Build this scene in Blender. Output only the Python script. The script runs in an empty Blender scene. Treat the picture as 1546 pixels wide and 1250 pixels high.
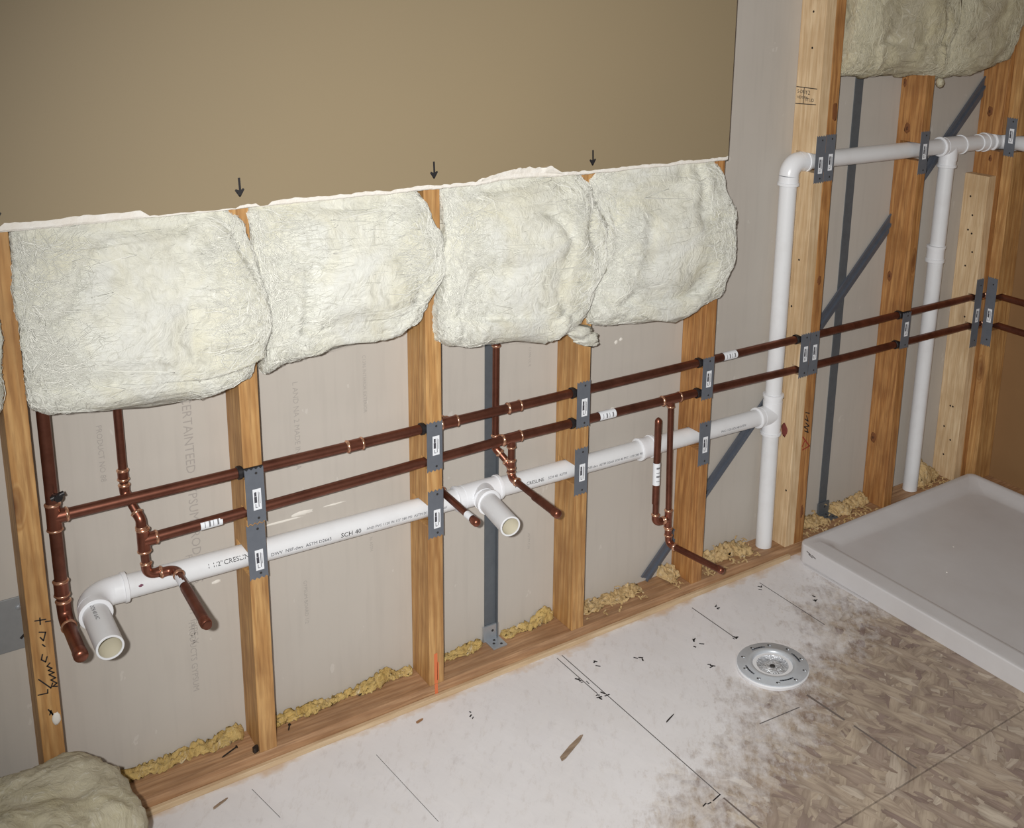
import bpy, bmesh, math, random
from mathutils import Vector, Matrix, noise
random.seed(7)
sc = bpy.context.scene
COL = sc.collection
PI = math.pi

# ------------------------------------------------------------------ camera
cam_d = bpy.data.cameras.new('camera'); cam = bpy.data.objects.new('camera', cam_d); COL.objects.link(cam)
cam_d.sensor_fit = 'HORIZONTAL'; cam_d.sensor_width = 36.0
cam_d.lens = 1641.39 * 36.0 / 1546.0
cam_d.shift_x = -122.96 / 1546.0
cam_d.shift_y = -235.92 / 1546.0
CAM = Vector((0.15049, -2.01397, 1.66982))
ROT = Matrix.Rotation(-0.63347, 4, 'Z') @ Matrix.Rotation(1.319466, 4, 'X') @ Matrix.Rotation(0.0272913, 4, 'Z')
cam.matrix_world = Matrix.Translation(CAM) @ ROT
cam_d.clip_start = 0.01
sc.camera = cam

# ------------------------------------------------------------------ light
w = bpy.data.worlds.new('world'); sc.world = w; w.use_nodes = True
bgn = w.node_tree.nodes['Background']
bgn.inputs[0].default_value = (1.0, 0.93, 0.83, 1); bgn.inputs[1].default_value = 0.14
# the phone's flash, beside the lens
fl_d = bpy.data.lights.new('camera_flash', 'SPOT'); fl = bpy.data.objects.new('camera_flash', fl_d); COL.objects.link(fl)
fl_d.energy = 282; fl_d.color = (1.0, 0.985, 0.96); fl_d.shadow_soft_size = 0.018
fl_d.spot_size = math.radians(89); fl_d.spot_blend = 1.0
fl.location = CAM + Vector((-0.09, -0.02, 0.06))
tgt = Vector((1.95, -0.02, 0.60))
fl.rotation_euler = (tgt - fl.location).to_track_quat('-Z', 'Y').to_euler()
sc.view_settings.view_transform = 'Standard'
sc.view_settings.look = 'None'
sc.view_settings.gamma = 1.0
sc.view_settings.use_curve_mapping = False
sc.view_settings.exposure = 0.0

# ------------------------------------------------------------------ helpers
def lin(c):
    return tuple((v/255/12.92 if v/255 <= .04045 else ((v/255+.055)/1.055)**2.4) for v in c) + (1,)

def new_mat(name, col, rough=.6, metal=0.0, spec=.5):
    m = bpy.data.materials.new(name); m.use_nodes = True
    b = m.node_tree.nodes['Principled BSDF']
    b.inputs['Base Color'].default_value = lin(col)
    b.inputs['Roughness'].default_value = rough
    b.inputs['Metallic'].default_value = metal
    b.inputs['Specular IOR Level'].default_value = spec
    return m
class N:
    """small node builder"""
    def __init__(s, m): s.t = m.node_tree; s.b = s.t.nodes['Principled BSDF']
    def n(s, typ, **kw):
        x = s.t.nodes.new(typ)
        for k, v in kw.items(): setattr(x, k, v)
        return x
    def l(s, a, b): s.t.links.new(a, b)
    def val(s, sock, v):
        if hasattr(v, 'is_linked'): s.l(v, sock)
        else: sock.default_value = v
    def math(s, op, a, b=0.0, clamp=False):
        x = s.n('ShaderNodeMath', operation=op, use_clamp=clamp); s.val(x.inputs[0], a); s.val(x.inputs[1], b); return x.outputs[0]
    def mix(s, f, a, b, blend='MIX'):
        x = s.n('ShaderNodeMix', data_type='RGBA', blend_type=blend); s.val(x.inputs[0], f); s.val(x.inputs[6], a); s.val(x.inputs[7], b); return x.outputs[2]
    def coord(s, out='Object'): return s.n('ShaderNodeTexCoord').outputs[out]
    def mapping(s, v, scale=(1,1,1), rot=(0,0,0), loc=(0,0,0)):
        x = s.n('ShaderNodeMapping'); s.l(v, x.inputs[0]); x.inputs['Scale'].default_value = scale; x.inputs['Rotation'].default_value = rot; x.inputs['Location'].default_value = loc; return x.outputs[0]
    def noise(s, v, scale, detail=4, rough=.55, dist=0.0, out=0):
        x = s.n('ShaderNodeTexNoise'); s.l(v, x.inputs['Vector']); x.inputs['Scale'].default_value = scale; x.inputs['Detail'].default_value = detail; x.inputs['Roughness'].default_value = rough; x.inputs['Distortion'].default_value = dist; return x.outputs[out]
    def vor(s, v, scale, feature='F1', out='Distance', rnd=1.0):
        x = s.n('ShaderNodeTexVoronoi', feature=feature); s.l(v, x.inputs['Vector']); x.inputs['Scale'].default_value = scale; x.inputs['Randomness'].default_value = rnd; return x.outputs[out]
    def ramp(s, f, stops):
        x = s.n('ShaderNodeValToRGB'); s.l(f, x.inputs[0]); e = x.color_ramp.elements
        while len(e) < len(stops): e.new(.5)
        for i, (p, c) in enumerate(stops): e[i].position = p; e[i].color = c if len(c) == 4 else lin(c)
        return x.outputs[0]
    def bump(s, h, strength=.3, dist=.002):
        x = s.n('ShaderNodeBump'); s.l(h, x.inputs['Height']); x.inputs['Strength'].default_value = strength; x.inputs['Distance'].default_value = dist; s.l(x.outputs[0], s.b.inputs['Normal'])
    def color(s, c): s.l(c, s.b.inputs['Base Color'])
    def rough(s, v): s.val(s.b.inputs['Roughness'], v)
    def rnd(s): return s.n('ShaderNodeObjectInfo').outputs['Random']

def wood(name, light, mid, dark, axis='Z', knots=1.0, rough=.62):
    m = new_mat(name, mid, rough); k = N(m)
    co = k.coord(); r = k.rnd()
    off = k.n('ShaderNodeVectorMath', operation='ADD'); k.l(co, off.inputs[0])
    cx = k.n('ShaderNodeCombineXYZ'); k.l(k.math('MULTIPLY', r, 7.3), cx.inputs[0]); k.l(k.math('MULTIPLY', r, 13.1), cx.inputs[1]); k.l(k.math('MULTIPLY', r, 5.7), cx.inputs[2])
    k.l(cx.outputs[0], off.inputs[1]); v = off.outputs[0]
    st = {'Z': (1, 1, .07), 'X': (.07, 1, 1), 'Y': (1, .07, 1)}[axis]
    g = k.mapping(v, st)
    # knots: stretched cells
    ks = {'Z': (1, 1, .35), 'X': (.35, 1, 1), 'Y': (1, .35, 1)}[axis]
    kv = k.vor(k.mapping(v, ks), 8.0)
    knot = k.math('SUBTRACT', 1.0, k.math('MULTIPLY', kv, 6.5), True)
    knot = k.math('MULTIPLY', k.math('MULTIPLY', knot, knots), k.math('GREATER_THAN', k.noise(k.mapping(v, ks), 3.1, 0), .47))
    # growth rings bent round the knots
    gg = k.n('ShaderNodeVectorMath', operation='ADD'); k.l(g, gg.inputs[0])
    kc = k.n('ShaderNodeCombineXYZ'); kk = k.math('MULTIPLY', knot, .02)
    for i in range(3): k.l(kk, kc.inputs[i])
    k.l(kc.outputs[0], gg.inputs[1])
    rings = k.n('ShaderNodeTexWave', wave_type='BANDS', bands_direction='DIAGONAL'); k.l(gg.outputs[0], rings.inputs['Vector'])
    rings.inputs['Scale'].default_value = 26; rings.inputs['Distortion'].default_value = 9; rings.inputs['Detail'].default_value = 2.5; rings.inputs['Detail Scale'].default_value = 1.2
    fine = k.noise(g, 160, 3)
    broad = k.noise(k.mapping(v, (1, 1, 1)), 7, 3)
    c = k.mix(k.math('MULTIPLY', rings.outputs['Fac'], .85), lin(mid), lin(light))
    c = k.mix(k.math('MULTIPLY', k.math('SUBTRACT', fine, .42, True), 2.4, True), c, lin(dark))
    c = k.mix(k.math('MULTIPLY', k.math('SUBTRACT', broad, .42, True), 2.0, True), c, lin(dark))
    c = k.mix(k.math('MULTIPLY', knot, .85, True), c, lin((105, 62, 32)))
    k.color(c)
    k.bump(k.math('ADD', fine, k.math('MULTIPLY', rings.outputs['Fac'], .5)), .25, .0012)
    return m

M = {}
M['stud'] = wood('stud_wood', (206, 164, 108), (184, 138, 84), (140, 98, 56))
M['stud_red'] = wood('stud_wood_red', (196, 146, 90), (172, 120, 68), (122, 78, 42), knots=1.3)
M['stud_pale'] = wood('fresh_stud_wood', (228, 204, 168), (214, 186, 148), (184, 152, 112), knots=.6)
M['plate'] = wood('plate_wood', (190, 152, 116), (170, 130, 94), (128, 94, 66), axis='X')
M['strip'] = wood('strip_wood', (214, 192, 160), (204, 180, 146), (180, 152, 118), axis='X', knots=0)
M['stick'] = wood('stick_wood', (170, 150, 130), (150, 130, 110), (110, 92, 76), axis='X', knots=0)

def m_drywall_back():
    m = new_mat('grey_paper', (186, 180, 171), .85, 0, .2); k = N(m); v = k.coord()
    n1 = k.noise(v, 3.2, 4); n2 = k.noise(k.mapping(v, (1, 1, .08)), 60, 2); n3 = k.noise(v, 320, 2)
    c = k.mix(n1, lin((180, 174, 166)), lin((194, 188, 180)))
    c = k.mix(k.math('MULTIPLY', k.math('SUBTRACT', n2, .5, True), .6), c, lin((160, 154, 148)))
    sc_ = k.math('GREATER_THAN', k.noise(k.mapping(v, (1, 1, .5)), 26, 3, .6), .705)
    c = k.mix(k.math('MULTIPLY', sc_, .3), c, lin((214, 210, 204)))
    k.color(c); k.bump(n3, .08, .0006); return m
M['paper'] = m_drywall_back()
def m_paint():
    m = new_mat('tan_paint', (168, 152, 122), .55, 0, .35); k = N(m); v = k.coord()
    n1 = k.noise(v, 1.7, 3); n2 = k.noise(v, 420, 2)
    k.color(k.mix(n1, lin((143, 129, 104)), lin((150, 134, 106)))); k.bump(n2, .12, .0006); return m
M['paint'] = m_paint()
def m_brown():
    m = new_mat('warm_dim_paper', (150, 116, 78), .85, 0, .2); k = N(m); v = k.coord()
    k.color(k.mix(k.noise(v, 4, 4), lin((132, 100, 68)), lin((146, 114, 78)))); return m
M['brown'] = m_brown()  # drywall back paper with warm dim light put into its colour
def m_gyp():
    m = new_mat('gypsum', (238, 236, 230), .9, 0, .2); k = N(m); v = k.coord()
    k.color(k.mix(k.noise(v, 60, 3), lin((224, 216, 204)), lin((246, 245, 242)))); k.bump(k.noise(v, 240, 3), .6, .002); return m
M['gypsum'] = m_gyp()

def m_wool(name, base, cream, shade, bs=1.0):
    m = new_mat(name, base, .95, 0, .1); k = N(m); v = k.coord()
    wv = k.n('ShaderNodeTexNoise'); k.l(v, wv.inputs['Vector']); wv.inputs['Scale'].default_value = 7; wv.inputs['Detail'].default_value = 3
    warp = k.n('ShaderNodeMix', data_type='VECTOR'); warp.inputs[0].default_value = .16; k.l(v, warp.inputs[4]); k.l(wv.outputs['Color'], warp.inputs[5]); wv_ = warp.outputs[1]
    f = k.noise(wv_, 26, 9, .66, 2.2); g = k.noise(k.mapping(wv_, (1, 1, .35), (0, .5, 0)), 70, 7, .72, 1.4); h = k.noise(v, 6, 4, .6, 1.2)
    fl_ = k.noise(k.mapping(wv_, (.4, 1, 1), (0, .3, 0)), 150, 4, .7, .6)
    c = k.mix(k.math('MULTIPLY', k.math('SUBTRACT', h, .40, True), 2.8, True), lin(base), lin(cream))
    c = k.mix(k.math('MULTIPLY', k.math('SUBTRACT', .50, f, True), 3.4, True), c, lin(shade))
    c = k.mix(k.math('MULTIPLY', k.math('SUBTRACT', g, .56, True), 3.6, True), c, lin((246, 246, 240)))
    k.color(c)
    k.bump(k.math('ADD', k.math('ADD', k.math('MULTIPLY', f, 1.0), k.math('MULTIPLY', g, .55)), k.math('MULTIPLY', fl_, .22)), .55*bs, .010)
    return m
M['wool'] = m_wool('glass_wool', (226, 227, 220), (219, 215, 190), (190, 189, 177), 1.0)
M['wool_dim'] = m_wool('glass_wool_shaded', (198, 191, 168), (190, 181, 146), (162, 154, 130), .9)  # darker copy of the wool: dim light at the picture edges is in the colour
M['fibre'] = new_mat('glass_fibre', (234, 234, 226), .9, 0, .1)
M['fibre_dim'] = new_mat('glass_fibre_shaded', (208, 202, 180), .9, 0, .1)  # fibres darkened to match, the same dimness put into their colour
M['foam'] = m_wool('yellow_wool', (214, 186, 124), (198, 164, 92), (170, 136, 84), 1.5)
M['saw'] = m_wool('wood_shavings', (216, 188, 140), (200, 166, 112), (166, 134, 92), 1.2)

def m_pvc():
    m = new_mat('white_pvc', (228, 230, 232), .32, 0, .5); k = N(m); v = k.coord()
    n = k.noise(v, 16, 4, .6); k.color(k.mix(k.math('MULTIPLY', k.math('SUBTRACT', n, .5, True), 1.2), lin((228, 230, 233)), lin((206, 204, 204)))); return m
M['pvc'] = m_pvc()
M['pvc_fit'] = new_mat('white_pvc_fitting', (234, 236, 240), .28)
M['pvc_in'] = new_mat('pvc_bore', (206, 200, 180), .5)
M['primer'] = new_mat('purple_primer', (120, 70, 90), .5)
def m_copper(name, a, b, rough):
    m = new_mat(name, a, rough, .85); k = N(m); v = k.coord()
    n = k.noise(v, 28, 5, .6); n2 = k.noise(v, 240, 2)
    k.color(k.mix(k.math('MULTIPLY', k.math('SUBTRACT', n, .35, True), 2.2, True), lin(a), lin(b)))
    k.rough(k.math('ADD', rough-.08, k.math('MULTIPLY', n, .22))); k.bump(n2, .08, .0005); return m
M['copper'] = m_copper('aged_copper', (136, 88, 72), (98, 58, 46), .36)
M['copper_fit'] = m_copper('copper_fitting', (154, 98, 80), (112, 66, 52), .30)
M['solder'] = m_copper('bright_solder', (236, 190, 160), (196, 132, 104), .22)
def m_steel(name, a, b, rough, metal):
    m = new_mat(name, a, rough, metal); k = N(m); v = k.coord()
    k.color(k.mix(k.noise(v, 40, 4, .6), lin(a), lin(b))); k.bump(k.noise(v, 300, 2), .08, .0004); return m
M['steel'] = m_steel('galvanised_plate', (124, 130, 140), (104, 110, 120), .5, .35)
M['strap'] = m_steel('dark_strap_steel', (108, 114, 120), (88, 94, 100), .5, .3)
M['brace'] = m_steel('brace_steel', (112, 118, 130), (92, 98, 108), .45, .4)
M['zinc'] = m_steel('bright_zinc', (196, 202, 208), (166, 172, 180), .32, .6)
M['flange'] = m_steel('flange_steel', (206, 212, 218), (184, 190, 198), .38, .2)
M['foil'] = m_steel('crumpled_foil', (226, 228, 232), (196, 200, 206), .25, .35)
k_ = N(M['foil']); k_.bump(k_.noise(k_.coord(), 60, 3, .6, 1.0), 1.0, .012)
M['sheet'] = m_steel('dull_grey_patch', (150, 152, 154), (136, 138, 140), .55, .2)
M['sticker'] = new_mat('white_sticker', (236, 240, 246), .5)
M['ink'] = new_mat('black_ink', (34, 32, 34), .6)
M['ink_soft'] = new_mat('grey_ink', (164, 158, 152), .85)
M['ink_pipe'] = new_mat('pipe_ink', (70, 70, 78), .6)
M['ink_label'] = new_mat('label_ink', (120, 120, 124), .6)
M['pencil'] = new_mat('pencil_grey', (96, 92, 92), .7)
M['smudge'] = new_mat('grey_smudge', (112, 102, 96), .8)
M['orange_ink'] = new_mat('orange_marker', (214, 116, 72), .7)
M['red_ink'] = new_mat('red_marker', (150, 52, 40), .7)
M['black_plastic'] = new_mat('black_plastic', (30, 28, 30), .45)
M['dark'] = new_mat('dark_hole', (46, 44, 44), .7)
M['nail'] = new_mat('dark_nail', (60, 54, 50), .45, .6)
M['white_blob'] = new_mat('white_spackle', (226, 222, 214), .8)

def m_pan():
    m = new_mat('white_acrylic', (214, 213, 214), .30, 0, .5); k = N(m); v = k.coord()
    k.color(k.mix(k.noise(v, 9, 5, .6), lin((212, 212, 215)), lin((198, 196, 197)))); k.rough(k.math('ADD', .25, k.math('MULTIPLY', k.noise(v, 14, 3), .3))); return m
M['pan'] = m_pan()

def m_osb():
    m = new_mat('osb', (160, 140, 116), .8, 0, .25); k = N(m)
    v = k.n('ShaderNodeNewGeometry').outputs['Position']
    wn = k.n('ShaderNodeTexNoise'); k.l(v, wn.inputs['Vector']); wn.inputs['Scale'].default_value = 13; wn.inputs['Detail'].default_value = 2
    wp = k.n('ShaderNodeMix', data_type='VECTOR'); wp.inputs[0].default_value = .008; k.l(v, wp.inputs[4]); k.l(wn.outputs['Color'], wp.inputs[5]); pv = wp.outputs[1]
    pal = [(0.0, (142, 124, 118)), (.25, (174, 158, 142)), (.5, (190, 175, 156)), (.75, (160, 143, 131)), (1.0, (202, 190, 174))]
    col = None; hts = None
    for i, (ang, s, seed) in enumerate([(.35, 42, 0), (1.45, 46, 3), (2.45, 38, 8), (.95, 34, 14), (2.9, 50, 21)]):
        rot_ = k.mapping(pv, (1, 1, 1), (0, 0, ang), (seed, seed*.7, 0)); mp = k.mapping(rot_, (1, .30, 1))
        vn = k.n('ShaderNodeTexVoronoi', feature='F1', distance='MANHATTAN'); k.l(mp, vn.inputs['Vector']); vn.inputs['Scale'].default_value = s
        sep = k.n('ShaderNodeSeparateColor'); k.l(vn.outputs['Color'], sep.inputs[0]); vd = vn.outputs['Distance']
        c = k.ramp(sep.outputs[0], pal)
        edge = k.math('MULTIPLY', k.math('SUBTRACT', vd, .55, True), 1.6, True)
        c = k.mix(k.math('MULTIPLY', edge, .45), c, lin((104, 88, 78)))
        fib = k.noise(k.mapping(rot_, (6, .5, 1)), 30, 4, .65)
        c = k.mix(k.math('MULTIPLY', k.math('SUBTRACT', fib, .48, True), 2.2, True), c, lin((126, 106, 92)))
        c = k.mix(k.math('MULTIPLY', k.math('SUBTRACT', .44, fib, True), 2.4, True), c, lin((196, 182, 160)))
        if col is None: col = c; hts = vd
        else:
            sel = k.math('GREATER_THAN', sep.outputs[1], .62)
            col = k.mix(sel, col, c)
            hts = k.math('ADD', k.math('MULTIPLY', hts, .6), k.math('MULTIPLY', vd, .4))
    big = k.noise(v, 3.3, 3)
    col = k.mix(k.math('MULTIPLY', k.math('SUBTRACT', big, .4, True), 1.2, True), col, lin((164, 150, 138)))
    # white drywall-mud dust along the wall, worn off towards the middle of the room
    sx = k.n('ShaderNodeSeparateXYZ'); k.l(v, sx.inputs[0])
    # boundary: y = -0.80 + 0.25*(x-1.2)... in front of it bare osb
    b = k.math('ADD', k.math('ADD', sx.outputs[1], .69), k.math('MULTIPLY', k.math('SUBTRACT', 1.50, sx.outputs[0]), .44))
    e1 = k.noise(v, 4.2, 5, .6); e2 = k.noise(v, 22, 6, .68)
    b = k.math('ADD', b, k.math('ADD', k.math('MULTIPLY', k.math('SUBTRACT', e1, .5), .38), k.math('MULTIPLY', k.math('SUBTRACT', e2, .5), .42)))
    sp = k.noise(k.mapping(k.mapping(pv, (1, 1, 1), (0, 0, .6)), (1, .35, 1)), 60, 6, .72)
    b = k.math('ADD', b, k.math('MULTIPLY', k.math('SUBTRACT', sp, .5), .5))
    mask = k.math('MULTIPLY', k.math('ADD', b, .07), 4.0, True)
    wear = k.math('MULTIPLY', k.math('SUBTRACT', sp, .53, True), 3.2, True)
    mask = k.math('SUBTRACT', mask, k.math('MULTIPLY', wear, .38), True)
    white = k.mix(k.noise(v, 6, 4), lin((240, 240, 244)), lin((224, 222, 223)))
    col = k.mix(k.math('MULTIPLY', mask, .93), col, white)
    # bare strip of sawdust right against the plate
    strip = k.math('MULTIPLY', k.math('ADD', k.math('ADD', sx.outputs[1], .035), k.math('MULTIPLY', k.math('SUBTRACT', k.noise(v, 7, 4, .65), .55), .16)), 40, True)
    col = k.mix(k.math('MULTIPLY', strip, .75), col, lin((206, 178, 146)))
    k.color(col)
    k.bump(k.math('ADD', k.math('MULTIPLY', hts, .8), k.math('MULTIPLY', k.noise(v, 130, 3), .35)), .22, .002)
    return m
M['osb'] = m_osb()

WL = {}   # world location of every object we make
def link(o, parent, loc):
    COL.objects.link(o)
    WL[o.name] = Vector(loc)
    if parent is not None:
        o.parent = parent; o.location = Vector(loc) - WL[parent.name]
    else: o.location = loc
    return o
def mesh_of(verts, faces, mat, smooth=None, mats=None, fm=None):
    me = bpy.data.meshes.new('m'); me.from_pydata([tuple(v) for v in verts], [], faces)
    for mm in (mats or [mat]): me.materials.append(mm)
    if fm:
        for p, i in zip(me.polygons, fm): p.material_index = i
    if smooth is not None:
        for p in me.polygons: p.use_smooth = True
        if smooth < 179: me.set_sharp_from_angle(angle=math.radians(smooth))
    me.update(); return me
def mk(name, geo, mat, parent=None, origin=None, smooth=None, fix=False, **tags):
    """geo = (verts, faces[, facemats]) in world coordinates -> one mesh object"""
    verts, faces = geo[0], geo[1]; fm = geo[2] if len(geo) > 2 else None
    if origin is None:
        lo = [min(v[i] for v in verts) for i in range(3)]; hi = [max(v[i] for v in verts) for i in range(3)]
        origin = ((lo[0]+hi[0])/2, (lo[1]+hi[1])/2, lo[2])
    og = Vector(origin)
    mats = mat if isinstance(mat, list) else [mat]
    me = mesh_of([Vector(v)-og for v in verts], faces, None, smooth, mats, fm)
    if fix:
        bm = bmesh.new(); bm.from_mesh(me); bmesh.ops.recalc_face_normals(bm, faces=bm.faces); bm.to_mesh(me); bm.free()
    me.name = name
    o = bpy.data.objects.new(name, me)
    link(o, parent, og)
    for k_, v_ in tags.items(): o[k_] = v_
    return o
def empty(name, loc, **tags):
    o = bpy.data.objects.new(name, None); o.empty_display_size = .05
    link(o, None, loc)
    for k_, v_ in tags.items(): o[k_] = v_
    return o
def join(*geos):
    V, F, FM = [], [], []; any_fm = any(len(g) > 2 for g in geos)
    for g in geos:
        n = len(V); V += list(g[0]); F += [[i+n for i in f] for f in g[1]]
        FM += list(g[2]) if len(g) > 2 else [0]*len(g[1])
    return (V, F, FM) if any_fm else (V, F)
def box(x0, x1, y0, y1, z0, z1, bev=0.0):
    bm = bmesh.new(); bmesh.ops.create_cube(bm, size=1)
    for v in bm.verts: v.co = Vector((x0+(v.co.x+.5)*(x1-x0), y0+(v.co.y+.5)*(y1-y0), z0+(v.co.z+.5)*(z1-z0)))
    if bev: bmesh.ops.bevel(bm, geom=list(bm.edges), offset=bev, segments=2, affect='EDGES', profile=.5)
    bm.verts.index_update(); g = ([v.co.copy() for v in bm.verts], [[v.index for v in f.verts] for f in bm.faces]); bm.free(); return g
def frame(d):
    d = Vector(d).normalized(); a = Vector((0, 0, 1)) if abs(d.z) < .9 else Vector((1, 0, 0))
    u = d.cross(a).normalized(); return d, u, d.cross(u).normalized()
def sweep(path, rads, seg=20, cap0=True, cap1=True):
    """circular sweep along a path, parallel frames; rads one value or one per point"""
    path = [Vector(p) for p in path]; n = len(path)
    if not hasattr(rads, '__len__'): rads = [rads]*n
    V, F = [], []; d, u, v = frame(path[1]-path[0]) if (path[1]-path[0]).length > 1e-9 else frame(path[-1]-path[0])
    for i, p in enumerate(path):
        t = (path[min(i+1, n-1)]-path[max(i-1, 0)])
        if t.length > 1e-9:
            t.normalize(); u = (u - t*u.dot(t)).normalized(); v = t.cross(u)
        for k_ in range(seg):
            a = 2*PI*k_/seg; V.append(p + (u*math.cos(a)+v*math.sin(a))*rads[i])
    for i in range(n-1):
        for k_ in range(seg):
            a, b = i*seg+k_, i*seg+(k_+1) % seg; F.append([a, b, b+seg, a+seg])
    if cap0: F.append(list(range(seg))[::-1])
    if cap1: F.append([(n-1)*seg+k_ for k_ in range(seg)])
    return V, F
def lathe(p, d, prof, seg=24, caps=True):
    """profile (t, r) along direction d from p"""
    d, u, v = frame(d); p = Vector(p); V, F = [], []
    for t, r in prof:
        for k_ in range(seg):
            a = 2*PI*k_/seg; V.append(p + d*t + (u*math.cos(a)+v*math.sin(a))*r)
    n = len(prof)
    for i in range(n-1):
        for k_ in range(seg):
            a, b = i*seg+k_, i*seg+(k_+1) % seg; F.append([a, b, b+seg, a+seg])
    if caps:
        F.append(list(range(seg))[::-1]); F.append([(n-1)*seg+k_ for k_ in range(seg)])
    return V, F
def prism(poly, to3, depth_vec):
    """extrude a 2-D polygon (list of (a,b)) mapped by to3 along depth_vec"""
    n = len(poly); dv = Vector(depth_vec)
    V = [Vector(to3(a, b)) for a, b in poly]; V += [p+dv for p in V]
    F = [list(range(n))[::-1], list(range(n, 2*n))] + [[i, (i+1) % n, (i+1) % n+n, i+n] for i in range(n)]
    return V, F
def stroke(pts, to3, nrm, wid=.003, th=.0004):
    """flat pen stroke: pts 2-D, to3 maps to the surface, nrm outward"""
    V, F = [], []; nv = Vector(nrm)
    for (a, b) in zip(pts[:-1], pts[1:]):
        A, B = Vector(to3(*a)), Vector(to3(*b)); d = (B-A)
        if d.length < 1e-6: continue
        d.normalize(); s = d.cross(nv).normalized()*wid/2; A = A-d*wid*.4; B = B+d*wid*.4; n = len(V)
        V += [A-s+nv*.0001, A+s+nv*.0001, B+s+nv*.0001, B-s+nv*.0001, A-s+nv*th, A+s+nv*th, B+s+nv*th, B-s+nv*th]
        F += [[n, n+1, n+2, n+3], [n+4, n+7, n+6, n+5], [n, n+4, n+5, n+1], [n+1, n+5, n+6, n+2], [n+2, n+6, n+7, n+3], [n+3, n+7, n+4, n]]
    return V, F
def text_geo(s, size):
    cu = bpy.data.curves.new('t', 'FONT'); cu.body = s; cu.size = size; cu.resolution_u = 2
    o = bpy.data.objects.new('t', cu); COL.objects.link(o)
    dg = bpy.context.evaluated_depsgraph_get(); me = bpy.data.meshes.new_from_object(o.evaluated_get(dg))
    V = [v.co.copy() for v in me.vertices]; F = [list(p.vertices) for p in me.polygons]
    bpy.data.objects.remove(o); bpy.data.curves.remove(cu); bpy.data.meshes.remove(me); return V, F
def fbm(p, sc_, o=4):
    return noise.fractal(Vector(p)*sc_, 1.0, 2.0, o)

# ------------------------------------------------------------------ setting
S = 0.4064; DEP = 0.089; XR = 3.24           # stud spacing, stud depth, face of the right wall
zU = 0.690
def zL(x):                                    # lower copper line, slightly sagging
    pts = [(.5, .597), (.8, .600), (1.41, .613), (1.9, .607), (2.44, .596), (3.3, .591)]
    for (a, b), (c, d) in zip(pts[:-1], pts[1:]):
        if x <= c: return b+(d-b)*(x-a)/(c-a)
    return pts[-1][1]
def zP(x): return .4915-.0165*(x-.537)
YC, YP, ZV = .0145, .045, 1.197
RC, RH, RP = .0111, .0080, .0241              # 3/4 copper, 1/2 copper, drain pipe

floor = mk('floor', box(-1.2, 3.6, -3.2, .35, -.12, -.0185), M['osb'], kind='structure', label='wooden subfloor dusted white along the open wall', category='floor')
for (x0, x1, y0, y1) in [(-1.2, 3.6, -.8165, .35), (-1.2, 3.6, -2.05, -.8205), (-1.2, 3.6, -3.2, -2.054)]:
    mk('floor_panel', box(x0, x1, y0, y1, -.018, 0, .0012), M['osb'], floor)
wall_back = mk('wall_back', box(-1.2, XR+.35, DEP, DEP+.0127, 0, 2.45), M['paper'], kind='structure', label='grey paper back of drywall seen between the open studs', category='wall')
HC = 1.237
def upper_wall():
    # painted sheet with a ragged torn lower edge; material 0 paint, 1 gypsum
    x0, x1, n = -1.2, 5*S+.002, 420; V, F, FM = [], [], []
    random.seed(3)
    for i in range(n+1):
        x = x0+(x1-x0)*i/n
        j = .0022*fbm((x, 0, 0), 14, 3)+.0012*fbm((x, 5, 0), 90, 2)
        wpt = .0095+.0035*fbm((x, 9, 0), 7, 3)+.003*fbm((x, 2, 0), 45, 2)
        if .40 < x < .62: wpt += .006
        if .63 < x < .79: wpt *= .4
        if 1.31 < x < 1.52: wpt += .004; j += .006*max(0, math.sin((x-1.31)/.21*PI))
        if .83 < x < .855: wpt *= .3
        zb = HC+j-.004; wpt = max(.002, wpt)
        V += [(x, -.0127, 2.45), (x, -.0127, zb+wpt), (x, -.0120-.0010*abs(fbm((x, 1, 1), 60, 2)), zb+wpt*.25), (x, -.0095, zb), (x, 0, zb-.0008), (x, 0, 2.45)]
    for i in range(n):
        a = i*6
        for k_, mi in ((0, 0), (1, 1), (2, 1), (3, 1), (4, 0), (5, 0)):
            F.append([a+k_, a+(k_+1) % 6, a+6+(k_+1) % 6, a+6+k_]); FM.append(mi)
    F.append([0, 5, 4, 3, 2, 1]); FM.append(0); e = n*6; F.append([e+q for q in range(6)]); FM.append(1)
    return V, F, FM
wall_upper = mk('wall_upper', upper_wall(), [M['paint'], M['gypsum']], fix=True, kind='structure', label='tan painted drywall above the cut line, torn white along its lower edge', category='wall')
for k_ in range(1, 5):        # black marker arrows pointing down at each stud
    x = k_*S-.019+(.004 if k_ == 4 else .002); z0 = HC+.016+(.004 if k_ in (2, 3) else 0)
    to3 = lambda a, b: (x+a, -.0127, z0+b); nr = (0, -1, 0)
    g = join(stroke([(0, .034), (.001, .008)], to3, nr, .0042), stroke([(-.0065, .012), (0, .002), (.0065, .013)], to3, nr, .0045), stroke([(-.003, .009), (.003, .009)], to3, nr, .005), prism([(-.0085, .0150), (0, .0005), (.0085, .0155), (0, .0120)], lambda a, b: (x+a, -.0128, z0+b), (0, -.0004, 0)))
    mk('arrow_mark', g, M['ink'], wall_upper)
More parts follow.
